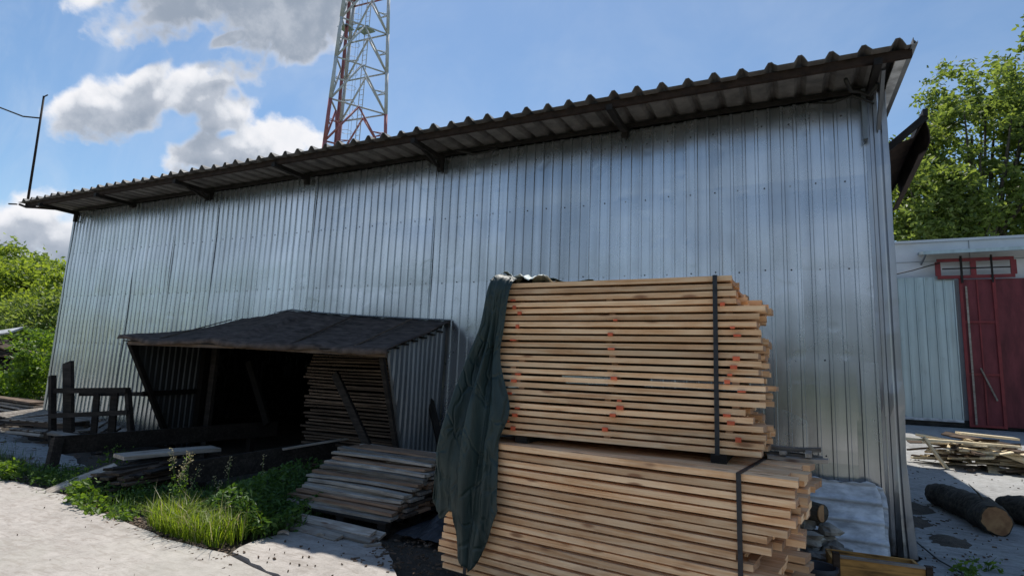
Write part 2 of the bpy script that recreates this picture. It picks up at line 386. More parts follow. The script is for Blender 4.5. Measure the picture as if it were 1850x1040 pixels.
def plank(name, L, W, T, mat, p, rz=0, ry=0, rx=0, parent=None, rough_ends=True, bow=None):
    """one board, local X along its length, centred at p; slightly wavy like sawn timber"""
    mb = MB(); nx = 7; bow = R(-.004, .004) if bow is None else bow
    rows = []
    cut0 = R(-.01,.01); cut1 = R(-.01,.01); ph = R(0, 6)
    for i in range(nx+1):
        a = i/nx; x = (a-.5)*L; dz = bow*(1-(2*a-1)**2)*4; w = W*(1+R(-.012,.012)); hh = T*(1+R(-.03,.03)); yo = .002*math.sin(ph+a*7)
        sk = cut0 if i == 0 else cut1 if i == nx else 0
        rows.append([(x-sk, yo-w/2, dz-hh/2), (x+sk, yo+w/2, dz-hh/2), (x+sk, yo+w/2, dz+hh/2), (x-sk, yo-w/2, dz+hh/2)])
    vs = [q for r in rows for q in r]; fs = []
    for i in range(nx):
        for j in range(4): fs.append((i*4+j, i*4+(j+1)%4, (i+1)*4+(j+1)%4, (i+1)*4+j)[::-1])
    mb.add(vs, fs); mb.add(rows[0], [(0,1,2,3)], 1); mb.add(rows[-1], [(3,2,1,0)], 1)
    end = {'fresh_wood':'fresh_end'}.get(mat, mat)
    ob = mb.build(name, [mat, end], parent, loc=p, rot=(rx, ry, rz))
    return ob

# ------------------------------------------------------------------ ground
def gz(x, y):
    t_ = min(max((y-16.8)/4.6, 0), 1); t_ = t_*t_*(3-2*t_); return .55*t_ if x > -1 else 0
mb = MB()
xs = [-1500,-300,-120,-60]+[-40+i*1.0 for i in range(81)]+[60,120,300,1500]
ys = [-1500,-200,-60]+[-20+i*1.0 for i in range(66)]+[60,120,300,1500]
P = []
for y in ys:
    P.append([(x, y, (gz(x, y) if x > 0 else gz(0, y)*max(0, 1+x))-.035 + (RNG.uniform(-.012,.012) if abs(x) < 40 and -20 < y < 45 else 0)) for x in xs])
mb.grid(P); gr = mb.build('ground', ['dirt', 'field']); struct(gr)
mi = []
for p in gr.data.polygons:
    c = p.center; mi.append(1 if (c.y > 24 or c.x < -32 or c.y < -2.5 or c.x > 35) else 0)
gr.data.polygons.foreach_set('material_index', mi)

def slab(name, outline, z0, z1, mat, jit=.03, step=.25):
    """concrete slab with a ragged outline, thick edge"""
    pts = []
    n = len(outline)
    for i in range(n):
        a = Vector(outline[i]); c = Vector(outline[(i+1) % n]); L = (c-a).length
        k = max(1, int(min(L, 12)/step)) if L < 14 else 1
        for j in range(k):
            q = a+(c-a)*j/k; pts.append((q.x+R(-jit,jit), q.y+R(-jit,jit)))
    mb = MB(); m_ = len(pts)
    mb.add([(x,y,z0) for x,y in pts]+[(x,y,z1) for x,y in pts], [tuple(range(m_, 2*m_))]+[(i,(i+1)%m_,m_+(i+1)%m_,m_+i) for i in range(m_)])
    return struct(mb.build(name, mat))
slab('concrete_road', [(-30,-1.6),(12,-1.6),(12,3.0),(-2.0,3.0),(-3.60,3.38),(-4.34,3.55),(-5.1,3.53),(-6.2,3.70),(-7.0,3.88),(-7.8,3.97),(-9.2,4.0),(-13,4.35),(-22,5.6),(-30,6.6)], -.06, .012, 'concrete_light', .02)
slab('concrete_path', [(-4.33,3.62),(-3.6,3.44),(-2.0,3.06),(-1.8,3.06),(-2.35,3.45),(-2.9,3.98),(-3.25,4.35),(-3.6,4.62),(-4.0,4.64),(-4.45,4.28),(-4.42,3.9)], -.06, .004, 'concrete_light', .02, .12)
slab('concrete_strip', [(-9.6,4.75),(-9.2,5.1),(-12.2,5.9),(-16,6.6),(-16,5.7),(-12.4,5.1)], -.06, .006, 'concrete_worn', .06, .2)
mb = MB(); P = []
for j in range(41):
    y = 3.02+j*.5
    P.append([(x if i else (1.02+ .10*math.sin(y*3)+(0 if y > 6.9 else -.2)), y, gz(2, y)+.005) for i, x in enumerate([1.1,2,3,4,6,9,14,22,34])])
mb.grid(P); struct(mb.build('concrete_yard', 'concrete_worn'))

# ------------------------------------------------------------------ the big metal shed
WY = 7.03; HW = 4.84
shed = thing('metal_shed', 'long windowless shed clad in grey galvanised ribbed sheet under an overhanging corrugated roof', 'shed', (-6.8, WY, 0))
def S(o): # parent keeping world coords
    o.parent = shed; o.matrix_parent_inverse = Matrix.Translation(shed.location).inverted(); return o
PITCH = .1375
def rib_profile(x0, x1, ph=0.0):
    """(x, depth) samples: wide flats with a narrow raised double-lipped rib"""
    out = []; k0 = math.floor((x0-ph)/PITCH)-1; x = ph+k0*PITCH
    pts = []
    while x < x1+PITCH:
        pts += [(x, 0), (x+.094, 0), (x+.103, .0195), (x+.1285, .0195)]
        x += PITCH
    pts = [p for p in pts if x0 < p[0] < x1]
    def at(xx):
        q = (xx-ph) % PITCH
        if q <= .094: return 0
        if q <= .103: return .0195*(q-.094)/.009
        if q <= .1285: return .0195
        return .0195*(1-(q-.1285)/.009)
    return [(x0, at(x0))]+pts+[(x1, at(x1))]
def sheet(name, x0, x1, z0, z1, y, mat, seed, screws=True, bow=.006, wav=.004, parent=True, ragged=False):
    rg = np.random.RandomState(seed); prof = rib_profile(x0, x1)
    nz = max(3, int((z1-z0)/.13)); mb = MB(); P = []
    a, b2, c2, d2 = rg.uniform(-1, 1, 4); tilt = rg.uniform(-.003, .003)
    for j in range(nz+1):
        z = z0+(z1-z0)*j/nz; row = []
        for (x, d) in prof:
            e = bow*(abs(math.sin(math.pi*(z-.88)/1.0))-.5)*.6
            e += wav*(math.sin(z*1.7+a*3+x*.7)+.6*math.sin(z*3.3+b2*3-x*1.1)+.5*math.sin(x*2.1+c2*4))
            e += tilt*(x-x0)
            if ragged and j == 0: zz = z+.02*math.sin(x*17)+rg.uniform(-.008, .008)
            else: zz = z
            row.append((x, y-d-e, zz))
        P.append(row)
    mb.grid(P)
    ks = len(mb.f)
    if screws:
        for zr in (.9, 1.88, 2.89, 3.87, 4.62):
            if not (z0+.02 < zr < z1): continue
            k = math.ceil((x0-.0)/PITCH)
            while k*PITCH+.047 < x1-.03:
                if k % 2 == 0:
                    cx_ = k*PITCH+.047+rg.uniform(-.012,.012); cz = zr+rg.uniform(-.012,.012)
                    e = bow*(abs(math.sin(math.pi*(cz-.88)/1.0))-.5)*.6 + wav*(math.sin(cz*1.7+a*3+cx_*.7)+.6*math.sin(cz*3.3+b2*3-cx_*1.1)+.5*math.sin(cx_*2.1+c2*4))+tilt*(cx_-x0)
                    r_ = .0095; vs = [(cx_+r_*math.cos(i*math.pi/3), y-e-.006, cz+r_*math.sin(i*math.pi/3)) for i in range(6)]
                    vs2 = [(q[0], y-e+.004, q[2]) for q in vs]
                    mb.add(vs+vs2, [tuple(range(6))]+[(i, i+6, (i+1)%6+6, (i+1)%6) for i in range(6)], 1 if rg.rand() < .75 else 2)
                k += 1
    return mb.build(name, [mat, 'screw_dark', 'screw_light'])
SW = 1.2375; X0 = -14.72
HOLE = (-9.55, -5.05, 1.93)
for k in range(13):
    xa = X0+k*SW; xb = min(xa+SW+(.02 if k % 2 else -.0), .84)
    yy = WY-(k % 2)*.006
    segs = []
    if xb > HOLE[0] and xa < HOLE[1]:
        segs.append((xa, xb, HOLE[2], HW))
        if xa < HOLE[0]-.05: segs.append((xa, HOLE[0], .0, HOLE[2]))
        if xb > HOLE[1]+.05: segs.append((HOLE[1], xb, .0, HOLE[2]))
    elif xb > -.2: segs.append((xa, xb, 1.83 if xa > -.7 else .02, HW))
    else: segs.append((xa, xb, .02, HW))
    for i, (a_, b_, z0, z1) in enumerate(segs):
        S(sheet('wall_sheet', a_, b_, z0, z1, yy+(.001 if i else 0), 'galvanised', 100+k*3+i))
S(sheet('lower_wall_sheet', -.73, .62, .03, 1.885, WY-.012, 'galvanised_lower', 7, bow=.012, wav=.006, ragged=True))
S(sheet('lower_wall_sheet', .60, .86, .03, 1.88, WY-.016, 'galvanised_lower', 17, screws=False, ragged=True))
# corner flashing, dented, flaring out at its foot
mb = MB(); P = []
for j in range(41):
    z = .0+j*(HW)/40; fl = max(0, (.95-z))**2*.06; d = .003*math.sin(z*5.1)+.0015*math.sin(z*13)+.006*math.exp(-((z-2.2)/.12)**2)+.008*math.exp(-((z-1.5)/.15)**2)-.006*math.exp(-((z-1.0)/.2)**2)
    P.append([(.81+d*.3, WY-.024, z), (.845, WY-.030-d*.4, z), (.853, WY-.018-d*.4, z), (.885, WY-.018-d*.4, z), (.893, WY-.034-d*.5, z), (.93+fl*.2, WY-.036-d*1.2-fl*.5, z), (.955+fl*.3, WY-.022-d-fl*.5, z), (.965+fl*.4, WY-.036-d-fl*.5, z), (1.015+d+fl*.7, WY-.034-fl*.6, z), (1.022+d+fl*.8, WY+.0, z), (1.024+d*.5+fl*.3, WY+.22, z)])
mb.grid(P); S(mb.build('corner_trim', 'galvanised_trim', smooth=False, solid=.002))
mb = MB(); mb.grid([[(-14.70+.0,WY-.012,z),(-14.76,WY-.014,z),(-14.765,WY+.15,z)] for z in (0,1,2,3,4,HW)]); S(mb.build('corner_trim', 'galvanised_trim', solid=.002))
# ends and back, so that the inside is closed and dark
BY = 17.3
def sidewall(x, sgn):
    mb = MB(); P = []
    for z in (0, 4.3):
        row = []; y = WY+.02
        while y < BY:
            for q, d in ((0,0),(.094,0),(.103,.018),(.1285,.018)): row.append((x+sgn*d, y+q, z if z == 0 else 4.84+.045*(y-WY)))
            y += PITCH
        P.append(row)
    mb.grid(P); return S(mb.build('side_wall', 'galvanised', solid=.003))
sidewall(1.0, 1); sidewall(-14.74, -1)
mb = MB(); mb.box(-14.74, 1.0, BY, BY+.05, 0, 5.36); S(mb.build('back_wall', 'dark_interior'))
mb = MB(); mb.box(-14.70, .98, WY+.05, BY, -.02, .02); S(mb.build('shed_floor', 'dirt'))
mb = MB(); mb.box(HOLE[0]-.1, HOLE[0]+.02, WY+.03, WY+.15, 0, 2.0); mb.box(HOLE[1]-.02, HOLE[1]+.1, WY+.03, WY+.15, 0, 2.0); mb.box(HOLE[0]-.1, HOLE[1]+.1, WY+.04, WY+.14, 1.9, 2.04)
S(mb.build('door_frame', 'dark_wood'))
# roof: deep trapezoid sheet
RX0, RX1, RP = -15.32, 1.15, .283
def rz_(y): return 4.905+.05*(y-6.3)
mb = MB(); P = []
for j, y in enumerate([6.17, 6.6, 7.2, 9, 12, 15, 17.6]):
    row = []; x = RX0; k = 0
    while x < RX1:
        jz = .005*math.sin(k*1.9)+.004*math.sin(k*.7); jy = (.014*math.sin(k*2.3)+.01*math.sin(k*.9)) if j == 0 else 0
        for q, d in ((0,0),(.155,0),(.182,.045),(.194,.066),(.228,.068),(.246,.045)): row.append((min(x+q, RX1), y+jy, rz_(y)+d+jz))
        x += RP; k += 1
    row.append((RX1+.02, y, rz_(y))); P.append(row)
mb.grid(P); S(mb.build('roof', 'roof_sheet', solid=.006))
mb = MB(); mb.beam((-15.25,6.30,4.855),(-7.1,6.30,4.862),.05,.085); mb.beam((-7.1,6.302,4.862),(1.15,6.30,4.862),.05,.085); S(mb.build('eave_beam', 'rust_steel'))
mb = MB(); mb.beam((-14.76,6.98,4.875),(1.02,6.98,4.875),.03,.05); S(mb.build('wall_plate', 'dark_steel'))
for i, x in enumerate((-14.55, -12.45, -9.98, -7.47, -4.72, -1.87, .86)):
    mb = MB(); mb.beam((x,6.22,4.80),(x,7.01,4.80),.07,.07)
    dp = (.24,.10,.17,.14,.24,.12,.10)[i]
    mb.beam((x,6.955,4.84),(x,6.955,4.84-dp),.075,.06, up=(0,1,0))
    if i in (2,4): mb.beam((x-.28,6.90,4.84),(x,6.93,4.68),.03,.045); mb.beam((x-.015,6.45,4.79),(x-.015,6.94,4.66),.03,.04)
    S(mb.build('bracket', 'dark_steel'))
# knotted wire/sleeve under the last bracket and the light strut there
mb = MB(); mb.beam((.93,6.45,4.82),(.93,6.97,4.40),.035,.06); mb.beam((.80,6.93,4.86),(.80,6.93,4.28),.04,.05, up=(0,1,0)); S(mb.build('corner_strut', 'galvanised_dull'))
mb = MB(); mb.tube([(.60,6.5,4.80),(.66,6.7,4.76),(.75,6.8,4.78),(.84,6.75,4.70),(.90,6.6,4.74)], .022, 6); mb.tube([(.3,6.95,4.80),(.5,6.9,4.74),(.7,6.85,4.77),(.88,6.8,4.62)], .012, 6); S(mb.build('cable_loop', 'wire_black', smooth=True))
mb = MB(); mb.tube([(-4.35,6.8,4.83),(-4.1,6.9,4.77),(-3.9,6.93,4.79),(-3.75,6.95,4.83)], .018, 6); S(mb.build('cable_loop', 'wire_black', smooth=True))
mb = MB(); mb.grid([[(RX1-.02,6.17,4.885),(RX1+.03,6.17,4.895),(RX1+.035,6.20,4.93)],[(RX1-.02,17.6,rz_(17.6)-.02),(RX1+.03,17.6,rz_(17.6)-.01),(RX1+.035,17.6,rz_(17.6)+.11)]]); S(mb.build('verge_trim', 'galvanised_dull', solid=.004))
mb = MB(); mb.hexa([(1.03,6.33,4.862),(1.12,6.33,4.862),(1.12,17.4,5.41),(1.03,17.4,5.41)],[(1.03,6.33,4.885),(1.12,6.33,4.885),(1.12,17.4,5.433),(1.03,17.4,5.433)]); S(mb.build('soffit_board', 'slate_sheet'))
# side hood on the right-hand wall
mb = MB(); P = []
for (x, z) in ((1.02,4.62),(1.22,4.58),(1.42,4.64),(1.55,4.86),(1.58,4.70),(1.58,4.56),(1.54,4.47),(1.46,4.42)):
    P.append([(x, 8.0+j*.35, z-.02*j) for j in range(7)])
mb.grid(P); S(mb.build('side_hood', 'rust_steel', solid=.012))
mb = MB(); mb.beam((1.05,8.02,4.46),(1.56,8.02,4.90),.05,.08); mb.beam((1.55,7.97,4.94),(1.52,10.2,4.80),.05,.09); S(mb.build('hood_beam', 'dark_steel'))
# left gable end pieces
mb = MB(); mb.tube([(-15.36,6.22,4.87),(-15.1,6.24,4.79),(-14.85,6.3,4.775),(-14.6,6.6,4.80)], .025, 6); S(mb.build('gutter_pipe', 'rust_steel', smooth=True))
mb = MB(); mb.beam((-15.36,6.17,4.86),(-15.66,6.15,4.89),.03,.025); S(mb.build('gutter_stub', 'rust_steel'))

# antenna pole standing on the roof's left end, with its cable
pole = thing('antenna_pole', 'thin rusty pole above the left end of the shed roof with a cable', 'pole', (-15.22,6.3,4.85))
mb = MB(); mb.tube([(0,0,0),(-.04,0,1.2),(-.10,0,2.62)], [.028,.026,.022], 8); mb.build('mast', 'rust_steel', pole, smooth=True)
mb = MB(); mb.beam((-.13,0,2.60),(.06,0,2.62),.02,.02); mb.build('tip', 'rust_steel', pole)
mb = MB(); mb.tube([(-.08,0,2.08),(-.9,0,2.26),(-2.13,0,2.70),(-6,0,4.5)], .018, 6); mb.tube([(-.08,0,2.32),(-.6,.2,2.28),(-1.2,.45,2.34)], .007, 5); mb.build('cable', 'wire_black', pole, smooth=True)

# ------------------------------------------------------------------ lean-to against the wall
lt = thing('lean_to', 'low dark lean-to with sagging tar felt canopy against the long metal shed', 'lean-to', (-7.1, 6.4, 0))
def Lp(o): o.parent = lt; o.matrix_parent_inverse = Matrix.Translation(lt.location).inverted(); return o
bz = np.array([(-10.1,2.13),(-9.4,2.24),(-8.76,2.36),(-8.0,2.44),(-7.56,2.50),(-7.2,2.46),(-6.1,2.39),(-5.2,2.345),(-4.42,2.31)])
fz = np.array([(-9.85,1.96),(-9.2,1.90),(-8.3,1.885),(-7.7,1.90),(-6.9,1.875),(-5.9,1.85),(-4.3,1.835)])
mb = MB(); P = []
N = 60
for i in range(13):
    a = i/12; row = []
    for j in range(N+1):
        b_ = j/N; xb = -10.1+5.7*b_; xf = -9.85+5.5*b_
        x = xb+(xf-xb)*a; zb = np.interp(xb, bz[:,0], bz[:,1]); zf = np.interp(xf, fz[:,0], fz[:,1])
        z = zb+(zf-zb)*a-.03*math.sin(math.pi*a)*(.5+.5*math.sin(x*2.1)) + .005*math.sin(x*7+a*4)+.006*math.sin(x*17+a*9)
        z += .012*math.sin(x*3.3+a*2)*a
        fold = math.exp(-((x+7.15+.9*a-.55*math.sin(a*2.2))/.07)**2)*.045
        y = 7.0+(5.55-7.0)*a+(.04*math.sin(x*3.1)+.02*math.sin(x*8))*a
        row.append((x, y, z+fold))
    P.append(row)
# short hanging lip
row = [(p[0], p[1]-.012+.008*math.sin(p[0]*11), p[2]-.05-.02*math.sin(p[0]*2.3)**2) for p in P[-1]]; P.append(row)
mb.grid(P); Lp(mb.build('canopy', 'tar_felt', smooth=True, solid=.012))
mb = MB(); mb.tube([(x_, 6.985, float(np.interp(x_, bz[:,0], bz[:,1]))+.02) for x_ in (-7.9,-7.56,-7.2,-6.6,-6.1,-5.2,-4.40)], .012, 6); Lp(mb.build('edge_wire', 'galvanised_dull', smooth=True))
for (x_, w_) in ((-8.9,.03),(-6.1,.035),(-5.0,.03)):
    mb = MB(); a_ = [P_ for P_ in ((x_,6.9,float(np.interp(x_,bz[:,0],bz[:,1]))+.012),(x_+.05,6.3,0),(x_+.08,5.62,0))]
    z0_ = a_[0][2]; z1_ = float(np.interp(x_+.08, fz[:,0], fz[:,1]))+.014
    mb.beam(a_[0], (x_+.06,5.62,z1_+.01), w_, .012); Lp(mb.build('roof_batten', 'mid_wood'))
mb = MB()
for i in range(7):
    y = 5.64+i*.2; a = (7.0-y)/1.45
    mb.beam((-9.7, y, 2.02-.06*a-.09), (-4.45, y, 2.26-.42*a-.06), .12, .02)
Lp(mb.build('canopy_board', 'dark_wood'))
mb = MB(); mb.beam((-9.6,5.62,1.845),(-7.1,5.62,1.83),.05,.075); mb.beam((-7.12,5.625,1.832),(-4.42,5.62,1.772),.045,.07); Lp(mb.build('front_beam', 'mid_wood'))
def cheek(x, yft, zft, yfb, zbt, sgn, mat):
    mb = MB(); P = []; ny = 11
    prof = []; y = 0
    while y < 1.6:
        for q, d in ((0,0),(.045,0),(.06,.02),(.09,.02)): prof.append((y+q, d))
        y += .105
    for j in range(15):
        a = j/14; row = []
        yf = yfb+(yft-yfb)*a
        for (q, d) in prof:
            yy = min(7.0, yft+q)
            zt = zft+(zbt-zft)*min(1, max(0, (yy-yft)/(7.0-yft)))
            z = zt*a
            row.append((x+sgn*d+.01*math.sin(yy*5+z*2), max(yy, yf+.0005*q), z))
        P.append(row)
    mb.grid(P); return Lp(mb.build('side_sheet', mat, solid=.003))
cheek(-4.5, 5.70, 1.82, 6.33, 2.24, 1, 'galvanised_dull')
cheek(-9.70, 5.66, 1.88, 6.62, 2.05, -1, 'galvanised_shaded')
mb = MB(); mb.beam((-9.64,5.65,1.86),(-9.60,6.62,0),.09,.07, up=(0,1,0)); Lp(mb.build('slanted_post', 'shaded_wood'))
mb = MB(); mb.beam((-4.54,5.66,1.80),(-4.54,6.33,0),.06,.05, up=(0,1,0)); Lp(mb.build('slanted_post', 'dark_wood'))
mb = MB(); mb.beam((-9.66,5.98,1.02),(-9.66,7.0,1.06),.05,.08); Lp(mb.build('cross_rail', 'shaded_wood'))
mb = MB(); mb.beam((-9.42,6.86,0),(-9.42,6.86,1.95),.11,.10, up=(0,1,0)); Lp(mb.build('post', 'shaded_wood'))
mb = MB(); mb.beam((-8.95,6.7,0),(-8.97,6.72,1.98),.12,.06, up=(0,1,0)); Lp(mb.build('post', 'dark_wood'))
mb = MB(); mb.beam((-8.35,6.9,1.62),(-7.75,6.9,.62),.12,.05, up=(0,1,0)); Lp(mb.build('brace', 'shaded_wood'))
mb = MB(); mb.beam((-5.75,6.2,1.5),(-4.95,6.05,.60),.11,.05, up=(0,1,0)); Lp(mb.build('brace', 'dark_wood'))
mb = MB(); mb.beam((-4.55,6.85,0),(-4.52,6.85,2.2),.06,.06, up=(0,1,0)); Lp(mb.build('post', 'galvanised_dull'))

def loose(name, label, cat, group, L, W, T, mat, p, **kw):
    return tag(plank(name, L, W, T, mat, p, **kw), label, cat, group)
# dark stickered board stack inside the lean-to
for k in range(36):
    z = .16+k*.047
    loose('stacked_board', 'dark old board in the stack inside the lean-to', 'board', 'dark boards stacked inside the lean-to', 1.75+R(-.12,.12), .95, .026, 'mid_wood', (-5.62+R(-.05,.05), 6.93+R(-.03,.03), z), rz=R(-.01,.01), ry=R(-.006,.006))
for i, x in enumerate((-6.25,-5.0)):
    mb = MB(); mb.box(-.05,.05,-.45,.45,0,.14); tag(mb.build('bearer', 'dark_wood', loc=(x,6.93,0)), ('dark bearer under the left end of the lean-to board stack', 'dark bearer under the right end of the lean-to board stack')[i], 'timber')

# long rails running into the lean-to
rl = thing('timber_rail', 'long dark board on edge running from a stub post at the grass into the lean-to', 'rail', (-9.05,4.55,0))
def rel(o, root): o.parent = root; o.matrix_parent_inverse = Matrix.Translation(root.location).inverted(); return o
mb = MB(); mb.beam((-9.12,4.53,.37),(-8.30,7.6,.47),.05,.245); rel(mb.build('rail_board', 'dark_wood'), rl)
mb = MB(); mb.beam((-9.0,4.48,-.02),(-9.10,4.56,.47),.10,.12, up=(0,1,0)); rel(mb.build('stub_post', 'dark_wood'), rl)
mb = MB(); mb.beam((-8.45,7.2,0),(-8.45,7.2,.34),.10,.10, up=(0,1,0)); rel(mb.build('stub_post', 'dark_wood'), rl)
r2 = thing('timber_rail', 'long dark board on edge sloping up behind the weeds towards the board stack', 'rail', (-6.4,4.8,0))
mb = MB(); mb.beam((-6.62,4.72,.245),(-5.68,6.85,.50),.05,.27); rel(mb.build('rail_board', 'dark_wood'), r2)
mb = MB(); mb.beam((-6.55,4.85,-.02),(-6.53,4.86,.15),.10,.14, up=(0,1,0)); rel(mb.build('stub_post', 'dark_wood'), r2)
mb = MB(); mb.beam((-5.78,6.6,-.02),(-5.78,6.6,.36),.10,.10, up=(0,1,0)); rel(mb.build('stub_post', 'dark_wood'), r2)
loose('long_lath', 'thin pale lath lying along the sloping dark board near the pallet pile', 'lath', None, 1.5, .06, .02, 'grey_wood', (-5.72,6.33,.585), rz=math.atan2(2.13,.94), ry=-.11)
# scrap pile between the rails
for k in range(46):
    row = k % 4; lay = k//4
    loose('scrap_board', 'short dark scrap board in the low pile behind the weeds', 'board', 'scrap boards in the low dark pile', R(.6,1.15), R(.09,.14), R(.018,.03), random.choice(['mid_wood','dark_wood','mid_wood']),
          (-7.25+.18*(row-1.5)+R(-.14,.14), 4.72+R(-.22,.22), .015+lay*.0255), rz=math.pi/2+R(-.35,.35)+.35, ry=R(-.03,.03), rx=R(-.05,.05))
loose('grey_plank', 'wide pale grey plank lying on top of the low dark scrap pile', 'plank', None, 1.25, .27, .045, 'grey_wood', (-7.50,5.12,.375), rz=math.pi/2-.12, rx=.04)
loose('tilted_offcut', 'pale broken offcut leaning at the front left of the scrap pile', 'offcut', None, .7, .16, .03, 'grey_wood', (-7.75,4.22,.13), rz=1.2, ry=-.38, rx=.2)

# old wooden chair-like frame by the left end
bf = thing('wooden_frame', 'old dark wooden bench frame with a tall back board by the shed left end', 'bench frame', (-11.2,6.0,0))
def BF(n, a, b_, w_, h_, up=(0,1,0), mat='dark_wood'):
    mb = MB(); mb.beam(a, b_, w_, h_, up=up); rel(mb.build(n, mat), bf)
BF('back_board', (-11.62,6.02,0),(-12.02,6.0,1.47),.26,.06)
BF('leg', (-11.70,5.8,0),(-12.06,5.8,1.22),.09,.09)
BF('leg', (-9.72,5.95,.25),(-10.02,5.95,1.06),.09,.07)
BF('arm_rail', (-12.0,5.82,.955),(-9.98,5.93,1.065),.09,.09)
BF('arm_rail', (-11.86,5.78,.52),(-9.86,5.92,.71),.08,.07)
BF('slat', (-11.15,6.15,.05),(-11.25,6.15,.98),.17,.03)
BF('slat', (-10.62,6.15,.05),(-10.72,6.15,.98),.20,.03)
BF('back_rail', (-11.85,6.2,.9),(-9.95,6.45,1.0),.07,.07)

# ------------------------------------------------------------------ fresh timber bundles
def bundle(root, cx_, cy_, z0, nl, pitch, T, Ls, W, nrow, yaw, seed, jag, left_fix, mark=None, wd=1.06):
    rg = random.Random(seed)
    cs, sn = math.cos(yaw), math.sin(yaw)
    inner = []
    for k in range(nl):
        z = z0+k*pitch+T/2
        L0 = Ls(k, rg)
        xl, xr = L0
        for rj in range(nrow):
            w_ = wd/nrow
            dl = 0 if rj == 0 else rg.uniform(-.02,.02); dr = 0 if rj == 0 else rg.uniform(-.10,.05)
            a_, b_ = xl+dl, xr+dr
            if rj and rg.random() < .16: b_ = max(b_, left_fix+rg.uniform(-.03,.05))
            lx = (a_+b_)/2; ly = w_*(rj+.5)-wd/2+rg.uniform(-.004,.004)+(rg.uniform(-.012,.008) if rj == 0 else 0)
            if rj == 0 or k == nl-1 or (b_-xr) > .03:
                if rj > 2 and k != nl-1 and (b_-xr) <= .03: continue
                o = plank('board', b_-a_, w_*.985, T*rg.uniform(.94,1.04), 'fresh_wood', (lx, ly, z), rz=rg.uniform(-.003,.003), ry=rg.uniform(-.0025,.0025), parent=root, bow=rg.uniform(-.0012,.0008))
            else:
                inner.append((a_, b_, ly, w_, z))
        
    mb = MB()
    for (a_, b_, ly, w_, z) in inner: mb.box(a_, b_, ly-w_*.48, ly+w_*.48, z-T/2, z+T/2)
    o = mb.build('inner_boards', ['fresh_wood'], root); o['kind'] = 'stuff'
    for k in range(nl-1):
        for q, sx_ in enumerate(stick_x):
            mb = MB(); ww = .045; x = sx_+rg.uniform(-.05,.05)
            y0 = -wd/2+rg.choice([.006,.03,.05,.06,.07]); z = z0+k*pitch+T
            mb.box(x-ww/2, x+ww/2, y0+.006, wd/2-.01, z+.0005, z+pitch-T-.0005)
            STK.append((root, mb, k, q))
STK = []
up = thing('timber_bundle', 'upper strapped bundle of fresh orange-brown boards with red paint marks, half under the green tarp', 'timber bundle', (-1.15, 4.64, 0))
stick_x = (-.80, -.02, .80)
rr = random.Random(5)
def Lup(k, rg):
    base = .985+rg.uniform(-.03,.025)
    if k in (1,4,5): base -= (.14,0,0,.09,.08,.10)[k] if k < 6 else 0
    if k in (21,22,20,19): base -= .16
    if k in (18,): base += .02
    return (-1.0+rg.uniform(-.01,.01), base)
bundle(up, 0,0, 1.135, 23, .0527, .0355, Lup, .15, 7, 0, 3, 0, .97, wd=1.06)
# stickers: merged per column so that they are few parts, marked red where the spray paint hit them
cols = {}
for (root, mb, k, q) in STK: cols.setdefault(q, []).append((mb, k))
for q, lst in cols.items():
    tot = MB()
    for mb, k in lst: tot.add(mb.v, mb.f)
    o = tot.build('sticker', 'fresh_end', up); o['kind'] = 'stuff'
# red paint marks on faces and gaps
mb = MB(); rr = random.Random(9)
for q, sx_ in enumerate(stick_x):
    for k in range(1, 22):
        pr = {0:(8,9,13,16,17,19,20), 1:(2,3,6,7,8,10,15,17,20), 2:(2,4,5,6,7,9,11,13,14,20,8)}
        if k in {0:(1,2,3,4,6,8,9,14,16,18,19), 1:(2,5,6,9,13,15), 2:(2,4,5,8,10,12,15,19)}[q] or rr.random() < .10:
            x = sx_+rr.uniform(-.06,.06); z = 1.135+k*.0527
            w_ = rr.uniform(.025,.05)
            mb = MB(); mb.box(x-w_/2, x+w_/2, -.549, -.53, z-.020+rr.uniform(0,.012), z+rr.uniform(0,.014)); mb.build('paint_mark', 'orange_mark', up)
for x, y0 in ((-.75,-.50),(.705,-.545)): mb = MB(); mb.box(x-.05,x+.05,y0,.50,1.079,1.134); mb.build('bolster', 'dark_wood', up)
mb = MB()
for sx_ in (.695,):
    zt = 1.135+22*.0527+.036
    mb.beam((sx_,-.549,zt),(sx_+.004,-.552,1.13),.030,.006, up=(0,-1,0)); mb.beam((sx_,-.55,zt+.002),(sx_,.55,zt+.002),.030,.005, up=(0,0,1))
mb.build('strap', 'strap_black', up)

lo = thing('timber_bundle', 'lower strapped bundle of fresh boards standing on the ground beneath the other bundle', 'timber bundle', (-1.15, 4.40, 0), rz=-.125)
stick_x = (-.95, 0, .95); STK = []
def Llo(k, rg):
    base = 1.22+rg.uniform(-.03,.03)
    if k < 13: base -= .012*(13-k)*.4+(.02,.20,.16,.03,.12,.05,.17,.02,.22,.30,.14,.13,.03)[k]
    return (-1.30+rg.uniform(-.03,.03)+(0 if k != 8 else -.03), base)
bundle(lo, 0,0, .090, 18, .0555, .040, Llo, .15, 7, 0, 13, 0, 1.20, wd=1.06)
cols = {}
for (root, mb, k, q) in STK: cols.setdefault(q, []).append((mb, k))
for q, lst in cols.items():
    tot = MB()
    for mb, k in lst: tot.add(mb.v, mb.f)
    o = tot.build('sticker', 'fresh_end', lo); o['kind'] = 'stuff'
for x in (-.95,.9): mb = MB(); mb.box(x-.05,x+.05,-.5,.5,0,.09); mb.build('bolster', 'dark_wood', lo)
mb = MB()
for sx_ in (-1.05, .93):
    zt = .09+17*.0555+.043
    mb = MB(); mb.beam((sx_,-.548,zt),(sx_+.006,-.551,.10),.028,.006, up=(0,-1,0)); mb.beam((sx_,-.55,zt+.002),(sx_,.55,zt+.002),.028,.005)
    mb.build('strap', 'strap_black', lo)
